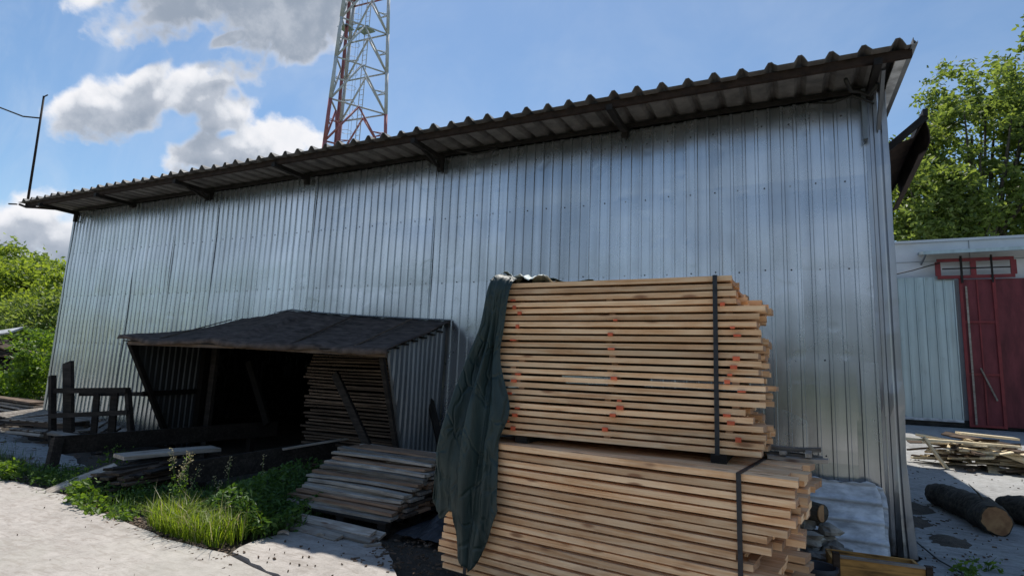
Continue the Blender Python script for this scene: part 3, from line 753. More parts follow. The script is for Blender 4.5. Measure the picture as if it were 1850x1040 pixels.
# bits lying on the right end of the lower bundle
Ztop = .09+17*.0555+.041
for i, (L, W, x, y, z, rz0) in enumerate(((.42,.11,-.02,4.78,Ztop+.02,.0),(.40,.10,.02,4.66,Ztop+.02,.1),(.42,.10,-.03,4.76,Ztop+.085,.02),(.24,.04,-.06,4.72,Ztop+.053,1.5),(.24,.04,.10,4.70,Ztop+.053,1.5))):
    loose('pale_offcut', 'pale offcut on the right end of the lower timber bundle by the wall', 'offcut', 'pale offcuts on the lower bundle', L, W, .026, 'grey_wood', (x, y, z), rz=rz0)

# ------------------------------------------------------------------ tarp
TC = [ # columns: list of points top -> bottom
 [(-1.93,4.60,2.372),(-1.985,4.09,2.352),(-2.045,4.055,1.95),(-2.06,4.05,1.70),(-1.94,4.02,1.33),(-2.00,3.97,1.10),(-1.96,3.90,.84),(-1.94,3.87,.62)],
 [(-1.97,4.60,2.372),(-2.02,4.085,2.358),(-2.08,4.03,1.95),(-2.10,4.01,1.70),(-2.04,3.93,1.33),(-2.05,3.88,1.00),(-2.06,3.86,.60),(-2.11,3.87,.20)],
 [(-2.02,4.60,2.375),(-2.06,4.08,2.368),(-2.125,4.07,1.95),(-2.14,4.06,1.70),(-2.12,3.95,1.33),(-2.13,3.90,1.00),(-2.15,3.87,.55),(-2.17,3.86,.19)],
 [(-2.06,4.60,2.38),(-2.11,4.075,2.380),(-2.16,4.03,1.95),(-2.17,3.95,1.70),(-2.20,3.82,1.33),(-2.20,3.77,1.00),(-2.22,3.80,.60),(-2.25,3.88,.24)],
 [(-2.10,4.60,2.385),(-2.16,4.075,2.388),(-2.185,4.05,1.95),(-2.22,4.05,1.70),(-2.27,3.93,1.33),(-2.31,3.87,1.00),(-2.32,3.85,.75),(-2.31,3.87,.55)],
 [(-2.12,4.62,2.385),(-2.195,4.12,2.388),(-2.235,3.99,1.95),(-2.30,3.93,1.70),(-2.37,3.82,1.33),(-2.42,3.79,1.00),(-2.42,3.84,.75),(-2.42,3.88,.51)],
 [(-2.12,4.70,2.385),(-2.20,4.20,2.388),(-2.27,4.10,1.95),(-2.34,4.06,1.70),(-2.44,3.99,1.33),(-2.51,3.95,1.00),(-2.50,3.93,.75),(-2.51,3.95,.53)],
 [(-2.12,4.80,2.385),(-2.20,4.40,2.388),(-2.36,4.26,1.95),(-2.43,4.20,1.70),(-2.47,4.05,1.33),(-2.52,4.00,1.00),(-2.56,3.98,.75),(-2.59,4.00,.60)],
 [(-2.12,4.95,2.385),(-2.20,4.65,2.388),(-2.34,4.55,1.95),(-2.42,4.45,1.70),(-2.50,4.26,1.33),(-2.58,4.18,1.00),(-2.63,4.16,.75),(-2.66,4.18,.60)],
 [(-2.10,5.05,2.38),(-2.20,5.00,2.38),(-2.40,4.85,1.95),(-2.50,4.75,1.70),(-2.60,4.55,1.33),(-2.70,4.48,1.00),(-2.77,4.46,.75),(-2.82,4.48,.60)],
 [(-2.08,5.20,2.37),(-2.18,5.25,2.36),(-2.36,5.24,1.95),(-2.50,5.24,1.70),(-2.62,5.24,1.33),(-2.70,5.24,1.00),(-2.78,5.26,.75),(-2.84,5.28,.6)],
]
def catmull(pts, n):
    pts = np.array(pts); k = len(pts); out = []
    for t_ in np.linspace(0, k-1, n):
        i = min(int(t_), k-2); f_ = t_-i
        p0 = pts[max(i-1,0)]; p1 = pts[i]; p2 = pts[i+1]; p3 = pts[min(i+2,k-1)]
        out.append(.5*((2*p1)+(-p0+p2)*f_+(2*p0-5*p1+4*p2-p3)*f_**2+(-p0+3*p1-3*p2+p3)*f_**3))
    return np.array(out)
colsP = np.array([catmull(c, 60) for c in TC])            # 11 x 60 x 3
Pg = np.array([catmull(colsP[:, j], 110) for j in range(60)])   # 60 x 110 x 3
for j in range(60):
    for i in range(110):
        a = j/59; u = i/109
        amp = .011*min(1, a*1.5)*(1 if a > .15 else 0)
        Pg[j, i, 1] -= abs(amp)*(math.sin(u*47+a*2.0)+.6*math.sin(u*91+a*5))+.0
        Pg[j, i, 0] -= amp*.5*math.sin(u*39+a*3)*(1 if u > .45 else .3)
        Pg[j, i, 1] -= .006*abs(math.sin(u*71+2.5*math.sin(a*6)))*a
        Pg[j, i, 0] += .006*math.sin(a*19+u*31)*a
        Pg[j, i, 2] += (.010*math.sin(u*60)+.006*math.sin(u*23)) * (a > .97)
        Pg[j, i, 1] -= .004*math.sin(a*55+u*9)*min(1,a)
mb = MB(); mb.grid([[tuple(Pg[j, i]) for i in range(110)] for j in range(60)])
tp = thing('tarpaulin', 'dark green-blue tarpaulin draped over the left end of the timber bundles', 'tarpaulin', (-2.3,4.3,0))
rel(mb.build('cloth', 'tarp_cloth', smooth=True, solid=.003), tp)
# its crumpled edge, coloured pale as if sunlit, lying on the top of the bundle
mb = MB(); P = []
rg = np.random.RandomState(4)
for j in range(9):
    b_ = j/8; row = []
    for i in range(30):
        a = i/29; x = -2.14+.42*a; y = 4.13+.42*b_+.02*math.sin(a*9)
        z = 2.405-.03*a+.022*math.sin(a*17+b_*3)*(1-a*.6)+.018*math.sin(b_*11+a*8)+rg.uniform(-.007,.007)
        row.append((x, y, max(z, 2.342)))
    P.append(row)
mb.grid(P); rel(mb.build('crumpled_edge', 'tarp_sunlit', smooth=True, solid=.002), tp)
mb = MB(); P = []
for j in range(7):
    b_ = j/6; P.append([(-2.15+.75*i/29, 4.30+.8*b_, 2.395+.03*math.sin(i*.9+b_*4)*(1-i/29)*.6-.035*(i/29)+.012*math.sin(b_*7+i*.5)) for i in range(30)])
mb.grid(P); rel(mb.build('top_flap', 'tarp_cloth', smooth=True, solid=.003), tp)
# dark tarp remnant heaped on the ground behind the bundle's left end
mb = MB(); P = []
for j in range(16):
    b_ = j/15; P.append([(-3.5+1.2*i/24, 4.75+1.5*b_, .02+.22*math.sin(math.pi*i/24)*math.sin(math.pi*b_)*(1+.5*math.sin(i*.9+j*.7))+.02*abs(math.sin(i*1.3+j))) for i in range(25)])
mb.grid(P); tag(mb.build('ground_sheet', 'strap_black', smooth=False), 'crumpled black plastic sheet on the ground between the pallet and the tarp', 'plastic sheet')

# ------------------------------------------------------------------ pallet of grey slats
PA = Vector((-4.78, 4.74, 0)); PYAW = -.03
pal = thing('pallet', 'dark wooden pallet under the pile of weathered grey slats', 'pallet', PA, rz=PYAW)
for y in (.05,.55,1.10):
    for x in (.06,.62,1.16):
        mb = MB(); mb.box(x-.05,x+.05,y-.04,y+.04,.02,.105); mb.build('block', 'dark_wood', pal)
for y in (.05,.55,1.10): mb = MB(); mb.box(0,1.22,y-.05,y+.05,0,.02); mb.build('runner', 'dark_wood', pal)
for i in range(7): mb = MB(); mb.box(0,1.22,.0+i*.175,.10+i*.175,.106,.126); mb.build('deck_board', 'dark_wood', pal)
cs, sn = math.cos(PYAW), math.sin(PYAW)
rg = random.Random(21)
for k in range(12):
    z = .128+k*.043
    y0 = .03+k*.070
    y = y0
    row = 0
    while y < 1.25:
        W = rg.uniform(.085,.125)
        if row > 2 and k < 11: y += W; continue
        L = 1.42+rg.uniform(-.07,.07); x = .50+rg.uniform(-.03,.03)-.002*k
        yy = y+W/2
        p = PA+Vector((x*cs-yy*sn, x*sn+yy*cs, z+.013+rg.uniform(0,.004)))
        loose('slat', 'weathered grey slat in the stepped pile on the pallet', 'slat', 'weathered slats piled on the pallet', L, W, rg.uniform(.022,.032), rg.choice(['grey_wood','grey_wood','slat_brown']), p, rz=PYAW+rg.uniform(-.04,.04), rx=rg.uniform(-.06,.10), ry=rg.uniform(-.006,.006), bow=rg.uniform(-.004,.006))
        y += W; row += 1
    # the ends seen at the right of each course, as shorter boards behind
    for q in range(4):
        yy = y0+.28+q*.26; L = rg.uniform(.5,.9)
        if yy < 1.28:
            p = PA+Vector(((1.24-L/2+rg.uniform(-.08,.06)), yy, z+.014))
            loose('slat', 'weathered grey slat in the stepped pile on the pallet', 'slat', 'weathered slats piled on the pallet', L, .23, rg.uniform(.024,.036), rg.choice(['grey_wood','fresh_end','mid_wood']), p, rz=PYAW+rg.uniform(-.07,.07), rx=rg.uniform(-.05,.05))
for i, (x, y, z, r_, L) in enumerate(((-4.16,4.60,.05,-.05,1.36),(-4.14,4.50,.035,-.08,1.30),(-4.20,4.55,.075,-.06,1.3),(-4.33,4.42,.02,-.10,1.0))):
    loose('fallen_slat', 'grey slat fallen in front of the pallet onto the concrete', 'slat', 'slats fallen in front of the pallet', L, .10, .022, 'grey_wood', (x, y, z), rz=r_, rx=.35)
for i, (x, y, L, r_) in enumerate(((-3.46,4.40,.14,1.0),(-4.05,4.36,.08,.2),(-4.38,4.22,.10,.5))):
    loose('wood_chip', ('stubby offcut at the right corner of the fallen slats','tiny offcut below the middle of the fallen slats','small offcut at the left edge of the path')[i], 'offcut', None, L, .03, .025, 'grey_wood', (x, y, .02), rz=r_)
# scattered bark and debris: a countless litter
mb = MB(); rg = np.random.RandomState(3)
def chip(x, y, z, s):
    a = rg.uniform(0, 6.28); c_, s_ = math.cos(a)*s, math.sin(a)*s; w_ = rg.uniform(.3,.9); h = rg.uniform(.003,.012)+z
    q = [(x-c_+s_*w_, y-s_-c_*w_, z+.001), (x+c_+s_*w_*.4, y+s_-c_*w_*.6, z+.002), (x+c_-s_*w_, y+s_+c_*w_, z+.002), (x-c_-s_*w_*.5, y-s_+c_*w_*.7, z+.001)]
    mb.hexa(q, [(v[0], v[1], v[2]+rg.uniform(.004,.015)) for v in q])
for i in range(420):
    x = rg.uniform(-9,-4.2); y = np.interp(x, [-9.2,-7.8,-6.2,-5.1,-4.3],[4.0,3.97,3.69,3.53,3.5])+rg.normal(.02,.09); chip(x, y, .0, rg.uniform(.008,.03))
for i in range(240): chip(rg.uniform(-3.4,-2.4), rg.uniform(4.0,5.2), .0, rg.uniform(.006,.022))
for i in range(60): chip(rg.uniform(-4.3,-2.6), rg.uniform(3.1,4.4), .006, rg.uniform(.004,.015))
for i in range(260): chip(rg.uniform(.95,2.1)+rg.normal(0,.2), rg.uniform(5.6,11), .006, abs(rg.normal(0,.010))+.003)
for i in range(180): chip(rg.uniform(1.9,6), rg.uniform(13,18.0), .006, rg.uniform(.005,.025))
for i in range(300): chip(rg.uniform(-16,-9), rg.uniform(4.6,7.0), .0, rg.uniform(.01,.05))
for i in range(40): chip(rg.uniform(-9,-2), rg.uniform(1.8,3.6), .012, rg.uniform(.002,.007))
o = mb.build('wood_litter', 'mid_wood'); o['kind'] = 'stuff'; o['label'] = 'bark chips and crumbs scattered over the ground'; o['category'] = 'litter'
# board leaning on the wall right of the lean-to
loose('leaning_board', 'dark narrow board leaning against the wall beside the lean-to', 'board', None, 1.25, .11, .03, 'dark_wood', (-4.30,6.72,.70), ry=1.15, rz=-.25)

# ------------------------------------------------------------------ corner clutter, bottom right
sl_ = thing('slate_sheets', 'weathered pale corrugated cement sheets leaning on the wall by its right corner', 'roofing sheets', (.4,6.7,0))
for s_ in range(3):
    mb = MB(); P = []
    for j in range(90):
        v_ = j/89; row = []
        for i in range(14):
            u = i/13; wv = .034*max(0, math.cos(v_*math.pi*8+s_*.3))**3+.003*math.sin(u*5+v_*3)
            x = .02+u*.74+s_*.012*(1)+(.05*v_ if s_ == 1 else 0); z = .02+v_*(.66-.03*s_)+(.012*math.sin(u*9+s_)+.01*math.sin(u*31) if j == 89 else 0)
            cutx = 0
            y = 6.52+.035*s_-.0+v_*.36-wv
            if i == 13: x += .004*math.sin(v_*13)
            row.append((x-(.06*max(0, v_-.85)*(i == 13)*5), y, z))
        P.append(row)
    mb.grid(P); rel(mb.build('sheet', 'slate_sheet', smooth=True, solid=.008), sl_)
def rock(name, label, p, s, seed, mat='stone', group=None):
    rg = np.random.RandomState(seed); mb = MB(); n, k = 9, 6; vs = []
    d = rg.normal(size=(5,3))
    for j in range(1, k):
        ph = math.pi*j/k
        for i in range(n):
            th = 2*math.pi*i/n; q = np.array([math.sin(ph)*math.cos(th), math.sin(ph)*math.sin(th), math.cos(ph)])
            r_ = 1+sum(.12*math.sin(3*q.dot(dd)+i_) for i_, dd in enumerate(d))+rg.uniform(-.08,.08)
            q = np.sign(q)*np.abs(q)**.75
            vs.append(tuple(q*r_*np.array(s)))
    vs += [(0,0,s[2]*1.0),(0,0,-s[2]*1.0)]; fs = []
    for j in range(k-2):
        for i in range(n): fs.append((j*n+i,(j+1)*n+i,(j+1)*n+(i+1)%n,j*n+(i+1)%n))
    T_ = len(vs)-2
    for i in range(n): fs.append((T_, i, (i+1)%n)); fs.append((T_+1, (k-2)*n+(i+1)%n, (k-2)*n+i))
    mb.add(vs, fs); return tag(mb.build(name, mat, loc=p, rot=(0,0,seed)), label, 'stone' if mat == 'stone' else 'rubble', group)
RUB = 'pieces of rubble beside the lower bundle'
for i, (x, y, z, a_, b_, c_) in enumerate(((.20,5.25,.08,.11,.12,.09),(.30,5.55,.09,.12,.12,.10),(.16,5.5,.22,.10,.12,.07),(.30,5.6,.26,.09,.10,.07),(.12,5.7,.12,.14,.14,.13),(.20,5.75,.34,.10,.10,.06),(.06,5.95,.28,.12,.13,.10),(.25,5.7,.42,.08,.08,.05),(.10,5.6,.36,.10,.09,.06),(.05,5.75,.46,.10,.09,.06),(.06,6.1,.12,.14,.16,.13),(.30,5.85,.14,.13,.13,.12),(.17,5.85,.46,.07,.06,.05))):
    rock('rubble_stone', 'rough brown-grey lump of rubble between the lower bundle and the leaning sheets', (x, y, z), (a_, b_, c_), 30+i, group=RUB)
lg = thing('short_log', 'short log with a sawn orange end on the rubble beside the lower bundle', 'log', (.06,5.72,.56), rz=-.5)
mb = MB(); mb.tube([(-.30,.1,0),(0,.04,0),(.16,0,.0)], [.075,.08,.078], 14); mb.build('trunk', 'bark', lg, smooth=True)
mb = MB(); mb.tube([(.158,0,0),(.166,0,0)], [.070,.068], 14); mb.build('sawn_face', 'sawn_end', lg)
cr = thing('stained_crate', 'box of yellow-brown stained plywood with dark corner posts at the lower right', 'crate', (.545,5.12,0), rz=.10)
mb = MB(); mb.box(-.26,.27,-.012,.008,.02,.365); mb.build('front_panel', 'stained_ply', cr)
mb = MB(); mb.box(-.305,-.262,-.025,.03,0,.40); mb.build('post', 'mid_wood', cr)
mb = MB(); mb.box(.272,.312,-.025,.03,0,.385); mb.build('post', 'mid_wood', cr)
mb = MB(); mb.box(-.26,.27,-.022,.022,.367,.382); mb.build('top_rail', 'grey_wood', cr)
mb = MB(); mb.box(.276,.30,.032,.36,.02,.33); mb.box(-.30,-.276,.032,.36,.02,.33); mb.box(-.30,.30,.362,.38,.02,.33); mb.build('side_panel', 'stained_ply', cr)
tub = thing('plastic_tub', 'dark blue plastic tub standing between the lower bundle and the stained crate', 'tub', (.14,5.02,0))
mb = MB(); n = 24
mb.tube([(0,0,.0),(0,0,.30)], [.10,.125], n, cap=False); mb.tube([(0,0,.30),(0,0,.02)], [.118,.095], n, cap=False)
mb.add([(.1*math.cos(2*math.pi*i/n), .1*math.sin(2*math.pi*i/n), .02) for i in range(n)], [tuple(range(n))]); mb.build('body', 'tub_plastic', tub, smooth=True)
mb = MB(); mb.tube([(0,0,.285),(0,0,.305)], [.135,.135], n, cap=False); mb.tube([(0,0,.305),(0,0,.303)], [.135,.118], n, cap=False); mb.build('rim', 'tub_plastic', tub, smooth=True)
# thin cable on the yard
mb = MB(); mb.tube([(1.12,6.0,.02),(1.3,6.5,.05),(1.22,7.0,.02),(1.12,7.5,.06),(1.10,8.0,.02)], .008, 6); tag(mb.build('hose', 'wire_black', smooth=True), 'thin black hose lying on the concrete past the shed corner', 'hose')
# loose dirt by the corner
for i, (x, y, s0) in enumerate(((1.35,9.9,.30),(1.25,8.9,.22),(1.5,8.0,.16))):
    rg = np.random.RandomState(60+i); mb = MB(); P = []
    for j in range(10):
        P.append([(x+s0*1.2*(i_/9-.5)*2, y+s0*1.8*(j/9-.5)*2, -.01+max(0, (1-((i_/9-.5)**2+(j/9-.5)**2)*4))*s0*.28+rg.uniform(0,.02)) for i_ in range(10)])
    mb.grid(P); struct(mb.build('dirt_mound', 'dirt', smooth=True))

# ------------------------------------------------------------------ logs in the yard
def catmull_(pts, n):
    pts = np.array(pts, float); k = len(pts); tt = np.linspace(0, k-1, n)
    return np.stack([np.interp(tt, np.arange(k), pts[:, c_]) for c_ in range(3)], 1)
def log(root, pts, rs, seed, face_end=-1):
    rg = np.random.RandomState(seed); pts = [Vector(tuple(q)) for q in catmull_(pts, 26)]; rs = [float(q) for q in np.interp(np.linspace(0,1,26), np.linspace(0,1,len(rs)), rs)]; n = 26; mb = MB(); vs = []; ph_ = rg.uniform(0,6,4)
    d = (pts[-1]-pts[0]).normalized(); a = Vector((0,0,1)); bb = d.cross(a).normalized()
    bumps = rg.uniform(.95, 1.06, n)
    for i, p in enumerate(pts):
        for j in range(n):
            th = 2*math.pi*j/n; r_ = rs[i]*bumps[j]*rg.uniform(.965,1.035)*(1+.05*math.sin(i*.7+j*.5+ph_[0])+.035*math.sin(i*1.6-j*.9+ph_[1]))
            vs.append(p+(a*math.cos(th)+bb*math.sin(th))*r_)
    fs = [(i*n+j, i*n+(j+1)%n, (i+1)*n+(j+1)%n, (i+1)*n+j) for i in range(len(pts)-1) for j in range(n)]
    fs.append(tuple(range(n-1,-1,-1))); mb.add(vs, fs); mb.build('bark', 'bark', root, smooth=True)
    mb = MB(); e = vs[-n:]; c = pts[-1]; face = [c+(q-c)*.90+d*.012 for q in e]
    mb.add(face, [tuple(range(n))]); mb.build('sawn_face', 'sawn_end', root)
    mb = MB(); mb.add(e+[c+(q-c)*.90+d*.011 for q in e], [(j,(j+1)%n,n+(j+1)%n,n+j) for j in range(n)]); mb.build('bark_rim', 'bark', root)
l1 = thing('tree_log', 'mossy dark tree trunk with a round sawn orange end on the shaded concrete', 'log', (1.98,9.5,0))
log(l1, [(-.16,.95,.15),(-.10,.7,.17),(-.04,.4,.17),(.04,.0,.18),(.09,-.4,.17),(.10,-.85,.17)], [.13,.165,.16,.175,.175,.165], 5)
mb = MB(); mb.tube([(.09,-.50,.32),(.04,-.46,.40),(-.04,-.40,.50)], [.016,.011,.004], 6); mb.build('branch_stub', 'bark', l1)
l2 = thing('tree_log', 'second rough log cut off by the right edge of the picture', 'log', (2.75,9.2,0))
log(l2, [(-.28,.62,.17),(-.1,.3,.18),(.1,-.05,.17),(.42,-.6,.18),(.75,-1.15,.17)], [.15,.17,.16,.17,.16], 8)

# ------------------------------------------------------------------ heap of slabwood, lit, farther back
rg = random.Random(77)
for k in range(70):
    a = rg.random(); lay = k/70
    x = 2.7+1.9*rg.random()*(1-.35*lay)+.2; y = 16.0+rg.uniform(-.6,.5)
    z = .04+lay*.62*(1-abs(x-3.6)/2.6)
    loose('slab_offcut', 'pale split board in the jumbled sunlit heap on the yard', 'board', 'boards in the sunlit heap', rg.uniform(.7,1.8), rg.uniform(.08,.24), rg.uniform(.02,.045), rg.choice(['pale_wood','pale_wood','mid_wood']),
          (x, y, z+gz(x,y)), rz=rg.choice([.1,-.1,.3,1.5,1.3,2.6])+rg.uniform(-.2,.2), ry=rg.uniform(-.16,.16), rx=rg.uniform(-.3,.3))
for i, (p, L, W, rz0, ry0, lab) in enumerate((((4.05,15.5,.38),1.6,.34,-.75,.28,'broad pale plank sloping off the right side of the sunlit heap'),((3.75,15.8,.72),1.0,.36,.05,.05,'broad yellow-white plank lying on the very top of the sunlit heap'),((3.0,15.4,.56),2.4,.13,.03,.0,'long narrow plank across the front of the sunlit heap'),((4.6,15.6,.16),1.7,.22,-.35,.12,'pale plank at the right foot of the sunlit heap'),((2.75,15.3,.30),.8,.12,.2,1.0,'steep short plank leaning on the left of the sunlit heap'))):
    loose('wide_plank', lab, 'plank', None, L, W, .045, 'pale_wood', p, rz=rz0, ry=ry0)

# ------------------------------------------------------------------ building across the yard
BX, BYY = 4.8, 22.0; G = .58
wh = thing('workshop', 'white-walled workshop with dark red sliding doors across the yard', 'building', (5,22,G))
def Wp(o): return rel(o, wh)
mb = MB(); mb.box(1.5,16,22.25,30,G,6.42); Wp(mb.build('wall', 'white_panel'))
mb = MB(); mb.box(1.4,16.1,22.18,30.1,6.42,6.50); Wp(mb.build('roof_edge', 'white_panel'))
for x in (3.0,5.2,7.4,9.6): mb = MB(); mb.box(x,x+.02,22.235,22.25,5.2,6.42); Wp(mb.build('panel_joint', 'galvanised_dull'))
mb = MB(); mb.box(1.5,16,22.236,22.25,5.78,5.795); Wp(mb.build('panel_joint', 'galvanised_dull'))
mb = MB(); P = []
for z in (G+.20, 5.24):
    row = []; x = 1.5
    while x < 4.75:
        for q, d in ((0,0),(.17,0),(.185,.025),(.215,.025),(.23,0)): row.append((min(x+q,4.78), 22.05-d, z))
        x += .25
    P.append(row)
mb.grid(P); Wp(mb.build('corrugated_cladding', 'galvanised_pale', solid=.004))
mb = MB(); mb.box(1.4,16,22.08,22.25,G,G+.2); Wp(mb.build('shaded_plinth', 'shaded_plinth'))
mb = MB(); mb.box(1.4,4.7,21.98,22.06,G+.14,G+.22); Wp(mb.build('sill', 'slate_sheet'))
# doors
for i, (xa, xb) in enumerate(((4.88,5.66),(5.70,9.2))):
    d = mb = MB(); mb.box(xa, xb, 21.99, 22.03, G+.08, 5.12); dd = Wp(mb.build('sliding_door', 'red_paint'))
    if i == 0:
        mb = MB()
        for x in (4.86, 5.68): mb.box(x-.04,x+.04,21.94,21.985,G+.03,5.2)
        for z in (G+.03, 2.15, 3.75, 5.16): mb.box(4.90,5.64,21.945,21.982,z-.035+.04,z+.035+.04)
        mb.box(5.25,5.29,21.955,21.985,G+.08,5.1)
        Wp(mb.build('door_frame', 'red_frame'))
        mb = MB(); mb.box(4.96,5.01,21.92,21.943,G+.1,4.9); Wp(mb.build('edge_strip', 'grey_wood'))
        mb = MB(); mb.beam((5.18,21.90,2.38),(5.52,21.90,1.42),.06,.04); Wp(mb.build('handle_bar', 'grey_wood'))
mb = MB()
for z in (5.20, 5.74): mb.box(4.28,6.20,21.90,21.96,z-.05,z+.05)
for x in (4.30,5.20,6.18): mb.box(x-.07,x+.07,21.895,21.965,5.25,5.69)
Wp(mb.build('transom_frame', 'red_frame'))
mb = MB(); mb.box(4.86,4.92,21.86,21.89,5.0,5.86); mb.box(5.62,5.67,21.86,21.89,5.0,5.86); mb.box(4.4,6.1,21.87,21.885,5.44,5.48); Wp(mb.build('track_bracket', 'dark_steel'))
mb = MB(); mb.hexa([(3.85,21.4,5.86),(9.5,21.4,5.90),(9.5,22.24,6.05),(3.85,22.24,6.02)],[(3.85,21.4,5.97),(9.5,21.4,6.01),(9.5,22.24,6.12),(3.85,22.24,6.09)]); Wp(mb.build('door_canopy', 'galvanised_pale'))
mb = MB(); mb.beam((3.92,22.2,5.70),(3.92,21.45,5.86),.04,.06); Wp(mb.build('canopy_bracket', 'galvanised_dull'))
mb = MB(); mb.tube([(4.35,21.85,5.66),(3.6,21.7,5.42),(2.4,21.5,5.1)], .018, 6); Wp(mb.build('cable', 'wire_black', smooth=True))
mb = MB(); mb.box(4.5,9.4,21.5,22.2,G-.12,G-.02); 

# ------------------------------------------------------------------ lattice tower
tw = thing('lattice_tower', 'tall red and white three-legged steel lattice mast rising behind the shed roof', 'tower', (-23.65,25.04,0))
def tri(z):
    s_ = (3.30-.085*(z-17.0))/3.30
    s_ = max(s_, .35)
    return [Vector((-.04*s_, -1.85*s_, z)), Vector((-1.68*s_, .83*s_, z)), Vector((1.72*s_, 1.03*s_, z))]
levels = [0, 3.2, 6.2, 9.0, 11.7, 14.35, 17.0, 19.7, 22.3, 24.8, 27.2, 29.5, 31.7, 33.8, 35.8, 37.7, 39.5]
def red(z): return z < 16.6 or 24.2 < z < 33
names = ('leg','leg','leg')
for L_ in range(3):
    mb = MB()
    for a_, b_ in zip(levels[:-1], levels[1:]): mb.tube([tri(a_)[L_], tri(b_)[L_]], .105, 8, 1 if red((a_+b_)/2) else 0)
    mb.build('leg', ['tower_white','tower_red'], tw, smooth=True)
for F in range(3):
    A, B_ = F, (F+1) % 3; mb = MB()
    for i, (a_, b_) in enumerate(zip(levels[:-1], levels[1:])):
        if b_ < 9: continue
        c = 1 if red((a_+b_)/2) else 0; t0 = tri(a_); t1 = tri(b_)
        mid = (t1[A]+t1[B_])/2
        mb.tube([t0[A], t0[B_]], .055, 6, c)
        mb.tube([t0[A], mid], .062, 6, c); mb.tube([t0[B_], mid], .062, 6, c)
        for q in (A, B_):
            h_ = (t0[q]+mid)/2; mb.tube([h_, (t0[q]+t1[q])/2], .036, 5, c); mb.tube([h_, t1[q]*.55+t0[q]*.45], .022, 5, c)
    mb.build('bracing', ['tower_white','tower_red'], tw, smooth=True)
mb = MB(); lx, ly = .25, .35
for sx_ in (-.16,.16): mb.tube([(lx+sx_,ly,8),(lx+sx_,ly,38)], .028, 5)
z = 8.0
while z < 38: mb.tube([(lx-.16,ly,z),(lx+.16,ly,z)], .018, 4); z += .33
mb.build('ladder', 'tower_white', tw)
mb = MB()
z = 9.0
while z < 37:
    pts = [(-.15+.33*math.cos(q*math.pi/6), -.2+.33*math.sin(q*math.pi/6), z) for q in range(13)]; mb.tube(pts, .014, 4, cap=False); z += .95
for q in (0,4,8): mb.tube([(-.15+.33*math.cos(q*math.pi/6), -.2+.33*math.sin(q*math.pi/6), 9),(-.15+.33*math.cos(q*math.pi/6), -.2+.33*math.sin(q*math.pi/6), 37)], .014, 4)
mb.build('safety_cage', 'tower_white', tw)
mb = MB(); mb.tube([(-.5,-.75,8),(-.45,-.6,38)], .07, 6); mb.tube([(-.36,-.78,8),(-.33,-.6,38)], .05, 6); mb.build('feeder_cable', 'tower_red', tw)
mb = MB(); mb.hexa([(.0,-.35,22.3),(.9,-.35,22.3),(.9,.4,22.3),(.0,.4,22.3)],[(.0,-.35,22.35),(.9,-.35,22.35),(.9,.4,22.35),(.0,.4,22.35)]); mb.build('rest_platform', 'galvanised_pale', tw)
mb = MB(); mb.hexa([(-1.0,-.9,22.35),(-.25,-.9,22.35),(-.25,-.2,22.35),(-1.0,-.2,22.35)],[(-1.0,-.9,22.4),(-.25,-.9,22.4),(-.25,-.2,22.4),(-1.0,-.2,22.4)]); mb.build('rest_platform', 'galvanised_pale', tw)

# ------------------------------------------------------------------ left background
for k in range(16):
    loose('old_plank', 'weathered brown plank in the long low stack left of the shed', 'plank', 'planks in the low stack left of the shed', R(3.6,4.6), R(.18,.3), .045, random.choice(['mid_wood','grey_wood','mid_wood']), (-17.6+R(-.3,.3), 7.6+(k%3)*.3, .03+(k//3)*.085+R(0,.01)), rz=R(-.03,.03)-.1, rx=R(-.1,.1))
def pallet(label, p, rz, rx, ry=0):
    t_ = thing('pallet', label, 'pallet', p); t_.rotation_euler = (rx, ry, rz)
    for y in (0,.45,.9): mb = MB(); mb.box(0,1.2,y,y+.08,0,.09); mb.build('stringer', 'mid_wood', t_)
    for i in range(6): mb = MB(); mb.box(i*.21,i*.21+.13,-.02,1.0,.091,.112); mb.build('deck_board', 'grey_wood', t_)
    return t_
pallet('grey pallet lying flat left of the wooden bench frame', (-13.4,5.9,.24), .25, .03)
pallet('grey pallet tilted towards the camera at the left edge', (-15.2,6.3,.2), -.1, .12)
pallet('lower pallet beneath the flat grey one by the bench frame', (-13.2,5.8,.10), .05, .0)
pallet('leaning pallet behind the bench frame by the wall corner', (-12.4,6.4,.05), .5, .3)
for k in range(50):
    loose('scrap_piece', 'dark scrap of wood scattered left of the bench frame', 'scrap', 'wood scraps left of the bench frame', R(.4,1.4), R(.05,.14), R(.02,.05), random.choice(['mid_wood','dark_wood','grey_wood','mid_wood']), (R(-16.5,-10.4), R(5.75,7.0), R(.02,.28)), rz=R(-.7,.7), ry=R(-.15,.15), rx=R(-.4,.4))
# junk heap beneath the trees
for k in range(70):
    a = k/70
    loose('heap_board', 'dark old board in the high junk heap under the left trees', 'board', 'boards in the junk heap under the left trees', R(1.6,4.2), R(.12,.3), R(.04,.08), random.choice(['dark_wood','mid_wood','mid_wood']), (-25.5+R(-2.6,1.6)*(1-a*.3), 11+R(-.9,.9), .1+a*1.9), rz=R(-.35,.35), ry=R(-.12,.16), rx=R(-.4,.4))
loose('pale_board', 'long pale board tilted on top of the junk heap at the left edge', 'board', None, 4.0, .5, .06, 'slate_sheet', (-27.0,10.6,2.22), rz=.05, ry=-.10, rx=.5)
loose('brown_board', 'short brown board standing behind the pale board on the junk heap', 'board', None, 1.3, .7, .05, 'mid_wood', (-25.2,10.9,1.9), rz=.1, ry=.15, rx=1.1)

